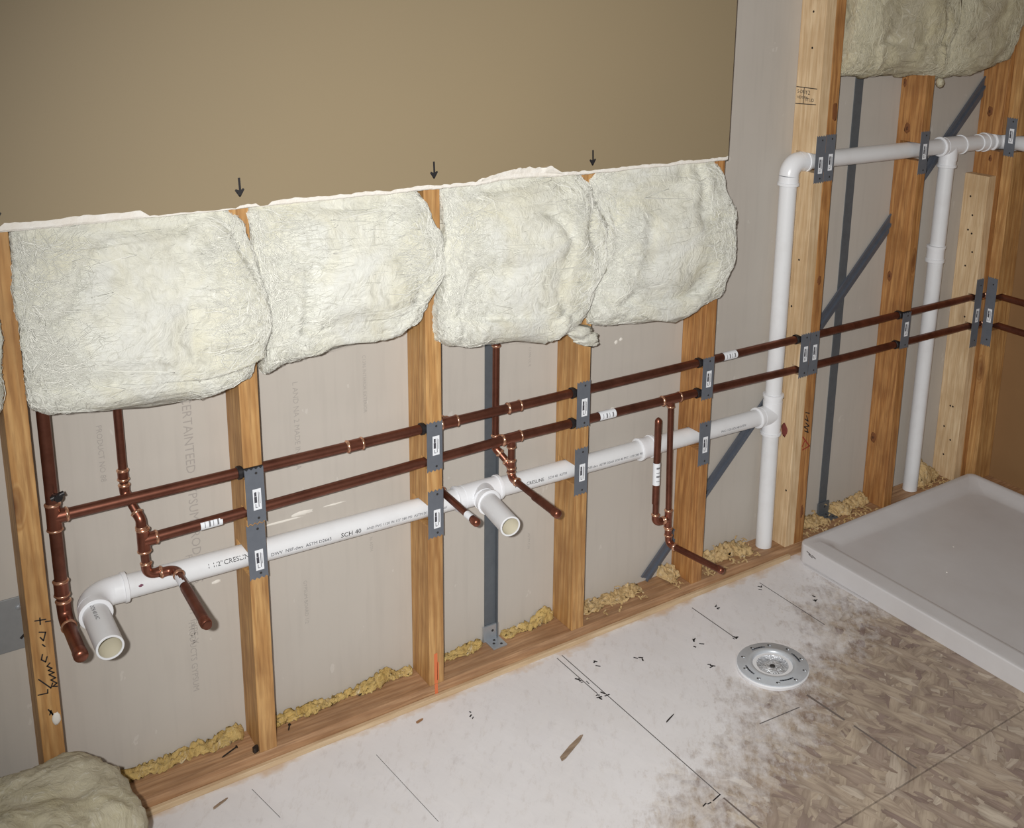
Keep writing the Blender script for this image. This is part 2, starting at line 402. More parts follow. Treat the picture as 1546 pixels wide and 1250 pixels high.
# loose torn paper flap on the cut edge
def flap():
    V, F = [], []; n = 40
    for i in range(n+1):
        t = i/n; x = 1.315+.205*t
        h = .004+.011*math.sin(t*PI)**.6*(.6+.8*abs(fbm((x, 3, 0), 40, 3)))+(.010*max(0, 1-abs(t-.86)/.12))
        y = -.0135-.004*abs(fbm((x, 7, 0), 30, 2))-.006*(t > .78)
        zb = HC+.003+.010*math.sin(t*PI)
        V += [(x, -.0125, zb), (x, y, zb+h*.5), (x, y-.001, zb+h), (x, -.0125, zb+h*.9)]
    for i in range(n):
        for k_ in range(4): F.append([i*4+k_, i*4+(k_+1) % 4, i*4+4+(k_+1) % 4, i*4+4+k_])
    return V, F
mk('torn_paper', flap(), M['gypsum'], wall_upper, smooth=60, fix=True)
wall_right = mk('wall_right', box(XR+DEP, XR+DEP+.0127, -3.0, DEP, 0, 2.45), M['brown'], kind='structure', label='drywall back of the right wall beside the shower base, coloured brown for warm dim light', category='wall')

# printing on the back of the drywall (runs down the sheet)
PR = [('CERTAINTEED GYPSUM PRODUCTS', .690, .845, .026), ('FIRE RESISTANT TYPE X', .676, .50, .020), ('PRODUCTS GYPSUM', .672, .345, .018), ('L AND NA 2 MADE IN USA', .917, .830, .017), ('GYPSUM BOARD 1/2', .922, .360, .012), ('C1396 INTERIOR EXTERIOR', 1.076, .86, .011), ('36 ASTM', 1.082, .42, .010), ('C1396 UL R', 1.508, .80, .010), ('ASTM C36', 1.512, .30, .010), ('PRODUCT NO 88', .53, .82, .015)]
for s_, x, z, sz in PR:
    V, F = text_geo(s_, sz)
    mk('printed_text', ([(x+v.y, DEP-.0003, z-v.x) for v in V], F), M['ink_soft'], wall_back)
for i, (x, z, L, h) in enumerate([(.88, .517, .09, .006), (.925, .524, .05, .011), (1.0, .525, .05, .004), (1.775, .765, .012, .012), (1.79, .77, .012, .01), (1.77, .58, .02, .012), (.735, .42, .02, .008), (1.15, .43, .025, .008)]):
    V, F = [], []; n = 14
    V.append((x, DEP-.004, z))
    for q in range(n):
        a = 2*PI*q/n; r = 1+.35*fbm((x+math.cos(a), z+math.sin(a), i), 3, 2)
        V.append((x+math.cos(a)*L/2*r, DEP-.0002, z+math.sin(a)*h/2*r+.03*math.cos(a)*h))
    F = [[0, 1+q, 1+(q+1) % n] for q in range(n)]
    mk('adhesive_smear', (V, F), M['white_blob'], wall_back, smooth=180, fix=True)

# ------------------------------------------------------------------ framing
def stud_geo(x0, x1, ztop, notches, z0=.038, y0=0.0, y1=DEP):
    """side profile with notches (z centre, half height, depth) cut in the front, extruded in x"""
    poly = [(y1, z0), (y1, ztop), (y0, ztop)]
    for zc, hh, dp in sorted(notches, reverse=True): poly += [(y0, zc+hh), (y0+dp, zc+hh), (y0+dp, zc-hh), (y0, zc-hh)]
    poly.append((y0, z0))
    return prism(poly, lambda a, b: (x0, a, b), (x1-x0, 0, 0))
def bevel_obj(o, wd=.0016):
    md = o.modifiers.new('bevel', 'BEVEL'); md.width = wd; md.segments = 2; md.limit_method = 'ANGLE'; md.angle_limit = math.radians(50)
def cu_n(x): return [(zU, .0122, .027), (zL(x), .0122, .027)]
def pv_n(x): return [(zP(x), .0262, .074)]
vent_n = [(ZV, .0262, .074)]
studs = {}
lab = {1: 'leftmost wall stud with black handwriting down its face', 2: 'wall stud with two steel plates stacked edge to edge on it', 3: 'wall stud with an orange mark at its foot', 4: 'wall stud behind the wisp of wool hanging from the insulation', 5: 'wall stud at the right-hand edge of the painted drywall'}
for k_ in range(1, 8):
    x1 = k_*S+(.006 if k_ == 6 else .009 if k_ == 7 else .001*k_); x0 = x1-.038
    nt = [] if k_ == 1 else cu_n(x0)
    if 2 <= k_ <= 5: nt = nt+pv_n(x0)
    if k_ in (6, 7): nt = nt+vent_n
    l_ = lab.get(k_) or ('orange wall stud fixed against the right of the pale stud' if k_ == 6 else 'reddish knotty wall stud standing behind the shower base')
    o = mk('wall_stud', stud_geo(x0, x1, 2.42, nt), M['stud_red'] if k_ in (5, 6, 7) else M['stud'], fix=True, label=l_, category='stud', group='wall studs')
    bevel_obj(o); studs[k_] = o
xp1 = 6*S+.006-.038; xp0 = xp1-.0385
pale = mk('wall_stud', stud_geo(xp0, xp1, 2.42, cu_n(xp0)+vent_n), M['stud_pale'], fix=True, label='pale fresh stud right of the tall white pipe, reaching past the top', category='stud', group='wall studs'); bevel_obj(pale)
pale2 = mk('wall_stud', stud_geo(3.18, 3.2178, 1.093, cu_n(3.2)), M['stud_pale'], fix=True, label='short pale stud in the corner, its cut top in view', category='stud', group='wall studs'); bevel_obj(pale2)
s8 = mk('wall_stud', stud_geo(3.218, 3.256, 2.42, cu_n(3.23)+vent_n), M['stud_red'], fix=True, label='orange stud in the corner rising behind the short pale stud', category='stud', group='wall studs'); bevel_obj(s8)
# first stud of the right wall, faces the room across the corner
poly = [(XR+DEP, .038), (XR+DEP, 2.42), (XR, 2.42)]
for zc, hh, dp in sorted([(zU, .0122, .052), (zL(3.3), .0122, .052), (ZV, .0262, .074)], reverse=True): poly += [(XR, zc+hh), (XR+dp, zc+hh), (XR+dp, zc-hh), (XR, zc-hh)]
poly.append((XR, .038))
rs = mk('wall_stud', prism(poly, lambda a, b: (a, -.0385, b), (0, .0380, 0)), M['stud'], fix=True, label='first stud of the right wall, turned sideways in the corner', category='stud', group='wall studs'); bevel_obj(rs)
bp = mk('bottom_plate', box(-.6, 3.256, 0, DEP-.0002, 0, .038, .0016), M['plate'], label='long horizontal bottom plate under the studs', category='plate')
bp2 = mk('bottom_plate', box(XR, XR+DEP, -2.8, -.0004, 0, .038, .0016), M['plate'], label='bottom plate of the right wall behind the shower base', category='plate')
mk('floor_strip', box(-.6, 2.385, -.0105, -.0004, 0, .0135, .001), M['strip'], label='thin pale wood strip along the front of the bottom plate', category='strip')

# handwriting
SW = [[(0.3811, 0.5012), (0.3986, 0.4985)], [(0.3895, 0.5044), (0.3891, 0.4913)], [(0.3982, 0.4938), (0.4065, 0.4922)], [(0.3859, 0.4761), (0.3962, 0.4724), (0.3912, 0.4564), (0.3867, 0.4648)], [(0.3888, 0.4493), (0.3926, 0.4438)], [(0.387, 0.429), (0.3843, 0.4188), (0.3908, 0.4118), (0.3942, 0.4217)], [(0.3975, 0.4069), (0.3924, 0.4021), (0.4001, 0.3946), (0.3937, 0.3926), (0.4028, 0.3845), (0.3943, 0.3833), (0.4043, 0.3725), (0.3962, 0.3712), (0.4054, 0.3606), (0.3985, 0.3566), (0.4055, 0.3537)], [(0.3761, 0.3801), (0.3947, 0.3544), (0.3984, 0.3635)], [(0.3724, 0.348), (0.3885, 0.346), (0.3892, 0.3535)], [(0.3864, 0.311), (0.3932, 0.2966), (0.3904, 0.307), (0.3879, 0.2989)]]
front = lambda a, b: (a, 0, b)
mk('handwriting', join(*[stroke(l, front, (0, -1, 0), .0024) for l in SW]), M['ink'], studs[1])
mk('handwriting', join(*[stroke(l, front, (0, -1, 0), .003) for l in [[(2.4124, 0.4609), (2.4284, 0.4548)], [(2.4169, 0.4499), (2.4257, 0.4305), (2.4112, 0.4412)], [(2.416, 0.4277), (2.4308, 0.4143), (2.4105, 0.4164), (2.4251, 0.4056), (2.4296, 0.3944), (2.414, 0.4031)]]]), M['ink'], studs[6])
mk('check_mark', join(*[stroke(l, front, (0, -1, 0), .0036) for l in [[(2.4085, 0.3846), (2.4399, 0.349), (2.4117, 0.3432)], [(2.4176, 0.3696), (2.4091, 0.3544)]]]), M['red_ink'], studs[6])
mk('orange_mark', join(stroke([(1.2005, .118), (1.2010, .044)], front, (0, -1, 0), .0085), stroke([(1.206, .095), (1.206, .05)], front, (0, -1, 0), .004)), M['orange_ink'], studs[3], label='orange marker stripe')
mk('orange_mark', stroke([(1.201, .036), (1.2015, .016)], front, (0, -1, 0), .008), M['orange_ink'], bp, label='orange marker stripe')
def blob(x, y, z, rx, ry, rz, seed=0, nu=14, nv=8, amp=.25):
    V, F = [], []
    for j in range(nv+1):
        th = PI*j/nv
        for i in range(nu):
            ph = 2*PI*i/nu; d = Vector((math.sin(th)*math.cos(ph), math.sin(th)*math.sin(ph), math.cos(th))); r = 1+amp*fbm(d+Vector((seed, 0, 0)), 1.7, 3)
            V.append((x+d.x*rx*r, y+d.y*ry*r, z+d.z*rz*r))
    for j in range(nv):
        for i in range(nu): a, b = j*nu+i, j*nu+(i+1) % nu; F.append([a, b, b+nu, a+nu])
    return V, F
mk('spackle_dab', blob(.3985, -.0005, .287, .0075, .003, .013, 3), M['white_blob'], studs[1], smooth=180, fix=True)
# knots and grade stamp on the pale stud's side face (x = xp0, facing left)
side = lambda a, b: (xp0, a, b)
st = [stroke([(.012, 1.398), (.086, 1.398)], side, (-1, 0, 0), .0022), stroke([(.012, 1.356), (.086, 1.352)], side, (-1, 0, 0), .0022), stroke([(.058, 1.396), (.058, 1.356)], side, (-1, 0, 0), .002)]
for q, (s_, y_, z_, sz) in enumerate([('S-DRY', .082, 1.382, .013), ('HEM FIR', .082, 1.367, .011), ('12', .052, 1.380, .017), ('STUD', .052, 1.362, .013)]):
    V, F = text_geo(s_, sz); st.append(([(xp0-.0003, y_-v.x, z_+v.y) for v in V], F))
mk('grade_stamp', join(*st), M['ink'], pale)
mk('paint_blotch', blob(xp0, .037, .403, .0004, .012, .020, 5), new_mat('maroon_stain', (124, 62, 56), .7), pale, smooth=180, fix=True)
for q, (y_, z_) in enumerate([(.045, 1.60), (.04, 1.505), (.03, .92), (.045, .78), (.072, .10), (.012, .22), (.05, .5), (.06, 1.06)]):
    mk('nail_head', lathe((xp0-.0006, y_, z_), (1, 0, 0), [(0, .0028), (.0006, .0032)], 10), M['nail'], pale)
for q, (y_, z_) in enumerate([(.06, 1.02), (.045, .96), (.055, .91), (.04, .90), (.03, .84), (.05, .79), (.045, .30), (.035, .30), (.06, .22), (.03, .18), (.05, .12), (.03, .62)]):
    mk('nail_head', lathe((3.18-.0006, y_, z_), (1, 0, 0), [(0, .003), (.0006, .0034)], 10), M['nail'], pale2)

M['knot'] = new_mat('wood_knot', (122, 76, 42), .7); M['knot_dark'] = new_mat('wood_knot_heart', (84, 50, 28), .7)
x7s = 7*S+.009-.038
for (st_, x_, y_, z_, a, b) in [(studs[7], x7s, .052, 1.262, .010, .016), (studs[7], x7s, .064, .802, .009, .015), (studs[7], x7s, .066, .262, .010, .017), (studs[7], x7s, .076, 1.395, .006, .012), (s8, 3.218, .050, 1.293, .009, .016), (s8, 3.218, .030, 1.145, .006, .010)]:
    kn = mk('knot', blob(x_, y_, z_, .0006, a, b, z_*3, 18, 8, .35), M['knot'], st_, smooth=180, fix=True)
    mk('knot_heart', blob(x_, y_+.001, z_, .0010, a*.45, b*.45, z_*5, 14, 6, .4), M['knot_dark'], kn, smooth=180, fix=True)
for (st_, x_, z_, a, b) in [(studs[6], 2.432, 1.335, .009, .024), (studs[6], 2.424, .86, .007, .013), (studs[6], 2.430, .14, .006, .02)]:
    mk('knot', blob(x_, 0, z_, a, .0006, b, z_*3, 18, 8, .4), M['knot'], st_, smooth=180, fix=True)

# ------------------------------------------------------------------ steel strips and brace in the wall
def strap(name, x, w_, z0, z1, lean, label):
    e = empty(name, (x, DEP, z0), label=label, category='strap', group='steel strips against the drywall')
    g = prism([(-w_/2, 0), (w_/2, 0), (w_/2+lean, z1-z0), (-w_/2+lean, z1-z0)], lambda a, b: (x+a, DEP-.0004, z0+b), (0, -.003, 0))
    mk('strip', g, M['strap'], e, fix=True)
    if x < 2: mk('fold', prism([(w_/2, 0), (w_/2+.003, 0), (w_/2+.003+lean, z1-z0), (w_/2+lean, z1-z0)], lambda a, b: (x+a, DEP-.0004, z0+b), (0, -.012, 0)), M['strap'], e, fix=True)
    br = mk('foot_bracket', join(box(x-w_*.75, x+w_*.75, DEP-.010, DEP-.0040, .0385, .082, .001), box(x-w_*.55, x+w_*.8, DEP-.050, DEP-.004, .0383, .0425, .001)), M['zinc'] if x < 2 else M['strap'], e)
    for (dx, dy) in ((-.004, -.030), (.012, -.040), (.004, -.018)):
        mk('bolt_hole', lathe((x+dx, DEP+dy, .0425), (0, 0, 1), [(0, .0035), (.0008, .003)], 10), M['dark'], br)
    mk('bolt_hole', lathe((x+.004, DEP-.010, .066), (0, -1, 0), [(0, .0035), (.0008, .003)], 10), M['dark'], br)
    return e
strap('steel_strip', 1.399, .030, .04, 2.3, 0, 'dark flat steel strip standing left of the middle copper riser')
strap('steel_strip', 2.621, .033, .04, 2.3, .006, 'dark narrow steel strip between the double stud and the knotty stud')
# diagonal brace
bA, bB = Vector((1.865, .016+.02, 0)), None
be = empty('diagonal_brace', (1.9, DEP, .04), label='long diagonal steel wall brace rising from the bottom plate to upper right', category='brace')
d45 = Vector((1.352, 0, 1.364)).normalized(); n45 = Vector((-d45.z, 0, d45.x))
p0 = Vector((1.902, 0, .040)); L = 2.55
def ribbon(o0, o1, y0, y1):
    a = p0+n45*o0; b = p0+n45*o1; return prism([(0, 0), (1, 0), (1, 1), (0, 1)], lambda s, t: (p0+n45*(o0+(o1-o0)*t)+d45*(L*s))+Vector((0, y0, 0)), (0, y1-y0, 0))
def clipz(g): return ([(v[0], v[1], max(.0385, v[2])) for v in g[0]], g[1])
mk('web', clipz(ribbon(-.024, .024, DEP-.0070, DEP-.0042)), M['brace'], be, fix=True)
mk('rib', clipz(ribbon(-.003, .003, DEP-.013, DEP-.0070)), M['brace'], be, fix=True)
mk('lip', clipz(ribbon(.021, .024, DEP-.010, DEP-.0070)), M['brace'], be, fix=True)
# grey patch over a drywall joint, built as a thin sheet
sm = mk('drywall_patch', box(.10, .4125, DEP-.004, DEP-.0005, .402, .512, .001), M['sheet'], label='grey patch on the drywall joint left of the first stud', category='sheet')
mk('screw', lathe((.366, DEP-.004, .490), (0, -1, 0), [(0, .005), (.002, .0045), (.003, .002)], 12), M['zinc'], sm, smooth=50)
mk('marker_line', stroke([(.365, .425), (.378, .437)], lambda a, b: (a, DEP-.004, b), (0, -1, 0), .005), M['ink'], sm)

# ------------------------------------------------------------------ pipe fittings
def socket_ring(parent, p, d, r, mat=None):
    """soldered lip where a tube enters a fitting, d points out of the fitting"""
    return mk('solder_ring', lathe(Vector(p)-Vector(d).normalized()*.0035, d, [(0, r+.0014), (.001, r+.0030), (.0035, r+.0034), (.0052, r+.0018), (.0066, r+.0002)], 18, False), mat or M['solder'], parent, smooth=70)
def cu_pipe(e, a, b, r, name='pipe'): return mk(name, sweep([a, b], r, 18), M['copper'], e, smooth=40)
def cu_elbow(e, p, din, dout, r, R=None):
    """p corner; returns (entry point, exit point)"""
    din, dout = Vector(din).normalized(), Vector(dout).normalized(); R = R or r*1.9
    ang = din.angle(dout); t = R*math.tan(ang/2); A = Vector(p)-din*t; B = Vector(p)+dout*t
    ax = din.cross(dout).normalized(); ctr = A + ax.cross(din).normalized()*R
    arc = [ctr + (Matrix.Rotation(ang*i/8, 3, ax) @ (A-ctr)) for i in range(9)]
    s = r*1.35; path = [A-din*s]+arc+[B+dout*s]
    o = mk('elbow', sweep(path, [r+.0022]+[r+.0016]*9+[r+.0022], 18), M['copper_fit'], e, smooth=60)
    socket_ring(o, A-din*s, -din, r); socket_ring(o, B+dout*s, dout, r)
    return A, B
def cu_tee(e, p, ax, br, r, rb=None, h=.021, hb=.022):
    ax, br = Vector(ax).normalized(), Vector(br).normalized(); rb = rb or r; p = Vector(p)
    g1 = lathe(p-ax*h, ax, [(0, r+.0022), (h*.5, r+.0018), (h*1.5, r+.0018), (2*h, r+.0022)], 18)
    g2 = lathe(p, br, [(0, rb+.0018), (hb, rb+.0022)], 18)
    o = mk('tee', join(g1, g2), M['copper_fit'], e, smooth=40)
    socket_ring(o, p-ax*h, -ax, r); socket_ring(o, p+ax*h, ax, r); socket_ring(o, p+br*hb, br, rb)
    return o
def cu_coupling(e, p, ax, r, h=.017):
    ax = Vector(ax).normalized(); p = Vector(p)
    o = mk('coupling', lathe(p-ax*h, ax, [(0, r+.0024), (h*.5, r+.0018), (h*1.5, r+.0018), (2*h, r+.0024)], 18), M['copper_fit'], e, smooth=40)
    socket_ring(o, p-ax*h, -ax, r); socket_ring(o, p+ax*h, ax, r)
def cu_cap(e, p, d, r):
    return mk('end_cap', lathe(p, d, [(-.016, r+.0016), (-.003, r+.0018), (.0005, r+.0008), (.003, r*.75), (.0042, r*.35), (.0042, .0005)], 18), M['copper_fit'], e, smooth=50)
def cu_label(e, a, b, r):
    o = mk('paper_label', lathe(a, Vector(b)-Vector(a), [(0, r+.0006), ((Vector(b)-Vector(a)).length, r+.0006)], 18, False), M['sticker'], e, smooth=60)
    d, u, v = frame(Vector(b)-Vector(a)); Ln = (Vector(b)-Vector(a)).length; geos = []
    for q in range(4):
        pc = Vector(a)+d*Ln*(.18+.19*q)
        geos.append(lathe(pc, d, [(0, r+.0008), (Ln*(.03+.05*(q % 2)), r+.0008)], 18, False))
    V, F = join(*geos); c = Vector(a)
    F = [f for f in F if (sum((Vector(V[i]) for i in f), Vector())/len(f)-(c+d*((sum((Vector(V[i]) for i in f), Vector())/len(f)-c).dot(d)))).normalized().dot(Vector((-.2, -.9, .2)).normalized()) > .78]
    mk('label_print', (V, F), M['ink_label'], o, smooth=60)
def dark_collar(e, x, z, y=YC):
    mk('pipe_collar', lathe((x-.0475, y, z), (1, 0, 0), [(0, RC+.0012), (.001, RC+.0030), (.008, RC+.0030), (.009, RC+.0009), (.05, RC+.0009)], 16, False), M['black_plastic'], e, smooth=40)  # dark collar round the pipe where it enters the stud

# ---- upper copper line
X, Y, Z = Vector((1, 0, 0)), Vector((0, 1, 0)), Vector((0, 0, 1))
up = empty('copper_water_line', (.432, YC, 0.49), label='upper horizontal copper water line with a thick riser beside the first stud', category='copper pipe', group='copper water lines')
xa = .432
cu_pipe(up, (xa, YC, 2.2), (xa, YC, zU), RC, 'riser'); cu_tee(up, (xa, YC, zU), Z, X, RC, h=.026)
A, B = cu_elbow(up, (xa+.001, YC, .482), -Z, -Y, RC)
cu_pipe(up, (xa, YC, zU), A, RC, 'riser')
cu_coupling(up, (xa, YC, .545), Z, RC, .015)
cu_pipe(up, B, (xa, -.128, .482), RC+.0008, 'stub_out'); cu_cap(up, (xa, -.130, .482), -Y, RC)
vb = mk('drain_valve', join(lathe((xa, YC, zU+.045), (.25, -1, .1), [(0, .005), (.022, .005), (.022, .0075), (.030, .0075)], 12), lathe((xa+.004, YC-.024, zU+.050), (1, 0, .3), [(-.010, .0045), (.014, .0045)], 12)), M['black_plastic'], up, smooth=40)
xs = [xa, 1.02, 1.242, 1.42, 2.6, 3.262]
for a, b in zip(xs[:-1], xs[1:]): cu_pipe(up, (a, YC, zU), (b, YC, zU), RC)
cu_coupling(up, (1.02, YC, zU), X, RC); cu_coupling(up, (1.42, YC, zU), X, RC)
# branch behind stud three: tee points back, then down, then out
cu_tee(up, (1.247, YC, zU), X, Y, RC, RH, h=.021, hb=.015)
A, B = cu_elbow(up, (1.240, .062, zU), Y, -Z, RH)
A2, B2 = cu_elbow(up, (1.236, .056, .517), -Z, -Y, RH)
cu_pipe(up, B, A2, RH, 'riser'); cu_pipe(up, B2, (1.238, -.128, .507), RH, 'stub_out'); cu_cap(up, (1.238, -.130, .507), -Y, RH); cu_label(up, (1.2375, -.085, .509), (1.238, -.108, .508), RH)
XE = XR+.034
A, B = cu_elbow(up, (XE, YC, zU), X, -Y, RC, R=.014)
cu_pipe(up, B, (XE, -2.6, zU), RC)
cu_label(up, (2.08, YC, zU), (2.128, YC, zU), RC)
# ---- lower copper line
lo = empty('copper_water_line', (.586, YC, .50), label='lower horizontal copper water line with thin branches dropping to stub-outs', category='copper pipe', group='copper water lines')
xs = [.584, 1.412, 1.905, 2.44, XE]
for a, b in zip(xs[:-1], xs[1:]): cu_pipe(lo, (a, YC, zL(a)), (b, YC, zL(b)), RC)
A, B = cu_elbow(lo, (XE, YC, zL(3.27)), X, -Y, RC, R=.014); cu_pipe(lo, B, (XE, -2.6, zL(3.27)), RC)
# left riser passing behind the upper line, offset forward with two bends
xb = .5635
A, B = cu_elbow(lo, (xb, .052, .688), -Z, Vector((.012, -.030, -.034)), RH, R=.014)
cu_pipe(lo, (xb-.004, .052, 2.2), A, RH, 'riser')
cu_coupling(lo, (xb-.0005, .052, .725), Z, RH, .010)
C, D_ = cu_elbow(lo, (xb+.0165, YC, .642), Vector((.012, -.030, -.034)), -Z, RH, R=.014)
cu_pipe(lo, B, C, RH, 'riser')
cu_tee(lo, (.582, YC, zL(.58)), Z, X, RH+.002, RC, h=.024, hb=.024)
A, B = cu_elbow(lo, (.583, YC, .522), -Z, X, RH, R=.016); cu_pipe(lo, D_, A, RH, 'riser')
A2, B2 = cu_elbow(lo, (.634, YC-.006, .522), X, -Y, RH, R=.016); cu_pipe(lo, B, A2, RH, 'branch_pipe')
cu_pipe(lo, B2, (.630, -.212, .516), RH, 'stub_out'); cu_pipe(lo, (.6325, -.068, .5195), (.630, -.206, .516), RH+.0018, 'stub_sleeve'); cu_cap(lo, (.630, -.206, .516), -Y, RH+.001); cu_label(lo, (.6335, -.022, .5205), (.6325, -.060, .520), RH)
cu_label(lo, (.688, YC, zL(.688)), (.731, YC, zL(.731)), RC); cu_label(lo, (1.668, YC, zL(1.668)), (1.718, YC, zL(1.718)), RC)
# middle: drop tee plus riser joining it
xd = 1.414
cu_tee(lo, (xd, YC, zL(xd)), X, -Z, RC, RH, h=.025, hb=.024)
A, B = cu_elbow(lo, (xd, YC, .510), -Z, -Y, RH, R=.016); cu_pipe(lo, (xd, YC, zL(xd)), A, RH, 'branch_pipe')
cu_pipe(lo, B, (1.413, -.190, .503), RH, 'stub_out'); cu_pipe(lo, (1.4135, -.09, .5055), (1.413, -.188, .503), RH+.0016, 'stub_sleeve'); cu_cap(lo, (1.413, -.188, .503), -Y, RH+.001)
xc = 1.400
A, B = cu_elbow(lo, (xc-.008, .052, .578), -Z, Vector((.020, -.028, -.030)), RH, R=.014)
cu_pipe(lo, (xc, .052, 2.2), A, RH, 'riser'); cu_coupling(lo, (xc-.007, .052, .603), Z, RH, .008)
cu_coupling(lo, (xc-.0065, .052, .845), Z, RH, .010)
cu_tee(lo, (xd, YC, .540), Z, Vector((-.020, .030, .032)), RH, RH, h=.016, hb=.018); cu_pipe(lo, B, (xd, YC, .540), RH, 'branch_pipe')
# right: drop with hammer arrester
xt = 1.905
cu_tee(lo, (xt, YC, zL(xt)), X, -Z, RC, RH, h=.030, hb=.022)
YD = -.006
A, B = cu_elbow(lo, (1.902, YD, .197), -Z, Vector((.020, -.20, -.005)), RH, R=.015)
cu_pipe(lo, (xt, YC, zL(xt)), (1.897, YD, .285), RH, 'branch_pipe'); cu_pipe(lo, (1.897, YD, .285), A, RH, 'branch_pipe')
cu_tee(lo, (1.897, YD, .272), Z, -X, RH, RH, h=.026, hb=.014); cu_coupling(lo, (1.900, YD, .232), Z, RH, .010)
cu_pipe(lo, B, (1.934, -.184, .192), RH+.0006, 'stub_out'); cu_cap(lo, (1.934, -.186, .192), -Y, RH)
A, B = cu_elbow(lo, (1.852, YD, .272), -X, Z, RH, R=.015); cu_pipe(lo, (1.89, YD, .272), A, RH, 'branch_pipe')
cu_pipe(lo, B, (1.848, YD, .558), RH, 'arrester'); cu_pipe(lo, (1.850, YD, .33), (1.848, YD, .562), RH+.0012, 'arrester'); mk('end_cap', lathe((1.848, YD, .558), Z, [(0, RH+.0014), (.008, RH+.001), (.013, RH*.7), (.016, RH*.3), (.0165, .0005)], 18), M['copper_fit'], lo, smooth=60)
cu_label(lo, (1.850, YD, .385), (1.849, YD, .448), RH+.0014)
for k_ in (4, 5, 7):
    x0 = k_*S+(.009 if k_ == 7 else .001*k_)
    dark_collar(up, x0, zU); dark_collar(lo, x0, zL(x0))
dark_collar(up, xp0+.038, zU); dark_collar(up, 2*S+.002, zU); dark_collar(up, 3*S+.003, zU)

# ------------------------------------------------------------------ white drain and vent pipes
pv = empty('drain_pipe', (2.307, YP, .0), label='white plastic drain and vent pipe system running through the studs', category='drain pipe')
def pv_pipe(a, b, name='pipe'): return mk(name, sweep([a, b], RP, 32), M['pvc'], pv, smooth=40)
RF = RP+.0042
def hub(p, d, L_=.026):     # socket with a lip, d outwards
    return lathe(Vector(p), d, [(0, RF-.001), (L_*.7, RF-.0003), (L_*.72, RF+.0022), (L_, RF+.0022), (L_+.0006, RF+.0012), (L_+.0006, RP)], 32)
def pv_elbow(p, din, dout, R=.040, s=.016):
    din, dout = Vector(din).normalized(), Vector(dout).normalized(); ang = din.angle(dout); t = R*math.tan(ang/2); A = Vector(p)-din*t; B = Vector(p)+dout*t
    ax = din.cross(dout).normalized(); ctr = A+ax.cross(din).normalized()*R
    arc = [ctr+(Matrix.Rotation(ang*i/10, 3, ax) @ (A-ctr)) for i in range(11)]
    mk('elbow', join(sweep(arc, RF-.001, 32), hub(A, -din), hub(B, dout)), M['pvc_fit'], pv, smooth=50)
    return A, B
def open_stub(a, b):
    """hollow pipe end"""
    a, b = Vector(a), Vector(b); d = (b-a); Ln = d.length; ri = RP-.0042
    V, F = lathe(a, d, [(0, RP), (Ln-.0008, RP), (Ln, RP-.0008), (Ln, ri+.0005), (Ln-.001, ri), (.01, ri)], 32, False)
    V2, F2 = lathe(a, d, [(.01, ri), (.0101, .0005)], 32, False)
    n = len(F); G = join((V, F), (V2, F2)); fm = [1 if i >= 4*32 else 0 for i in range(len(G[1]))]
    return mk('stub_out', (G[0], G[1], fm), [M['pvc'], M['pvc_in']], pv, smooth=40)
# left end: elbow turning to the room
A, B = pv_elbow((.480, YP, zP(.48)), -X, -Y, R=.044)
open_stub(B+Vector((0, .01, 0)), (.4775, -.146, zP(.48)-.001))
pv_pipe((1.30, YP, zP(1.30)), A)
# sanitary tee with stub between studs three and four
xt = 1.338; p = Vector((xt, YP, zP(xt)))
tee_g = [lathe(p-X*.040, X, [(0, RF), (.08, RF)], 32), hub(p-X*.038, -X, .020), hub(p+X*.038, X, .022), sweep([p+X*.020, p+X*.006-Y*.022, p-Y*.040], [RF-.002, RF-.001, RF], 32), hub(p-Y*.040, -Y, .018)]
mk('sanitary_tee', join(*tee_g), M['pvc_fit'], pv, smooth=50)
open_stub(p-Y*.045, (xt-.018, -.136, zP(xt)-.001))
pv_pipe(p, (1.84, YP, zP(1.84)))
mk('coupling', join(hub((1.850, YP, zP(1.85)), -X, .024), hub((1.848, YP, zP(1.85)), X, .024)), M['pvc_fit'], pv, smooth=50)
xv = 2.320
pv_pipe((1.84, YP, zP(1.84)), (xv-.03, YP, zP(xv)))
p = Vector((xv, YP, zP(xv)))
mk('sanitary_tee', join(lathe(p-Z*.040, Z, [(0, RF), (.08, RF)], 32), hub(p-Z*.038, -Z, .024), hub(p+Z*.038, Z, .024), lathe(p, -X, [(0, RF), (.045, RF)], 32), hub(p-X*.040, -X, .022)), M['pvc_fit'], pv, smooth=50)
pv_pipe((xv+.004, YP, .0385), p, 'vertical_pipe'); 
A, B = pv_elbow((xv-.001, YP, ZV), Z, X, R=.036)
pv_pipe(p, A, 'vertical_pipe')
x2 = 3.010; p2 = Vector((x2+.015, YP, ZV))
pv_pipe(B, p2); pv_pipe(p2, (XR+.038, YP, ZV))
mk('sanitary_tee', join(lathe(p2-X*.036, X, [(0, RF), (.072, RF)], 32), hub(p2-X*.034, -X, .020), hub(p2+X*.034, X, .020), lathe(p2-X*.006, -Z, [(0, RF), (.045, RF)], 32), hub(p2-X*.008-Z*.040, -Z, .026)), M['pvc_fit'], pv, smooth=50)
pv_pipe((3.006, YP, .0385), (x2+.006, YP, ZV-.03), 'vertical_pipe')
mk('coupling', join(hub((3.008, YP, .862), -Z, .034), hub((3.008, YP, .858), Z, .022)), M['pvc_fit'], pv, smooth=50)
mk('coupling', hub((3.165, YP, ZV), X, .040), M['pvc_fit'], pv, smooth=50)
A, B = pv_elbow((XR+.046, YP, ZV), X, -Y, R=.030)
pv_pipe(B, (XR+.046, -2.6, ZV))
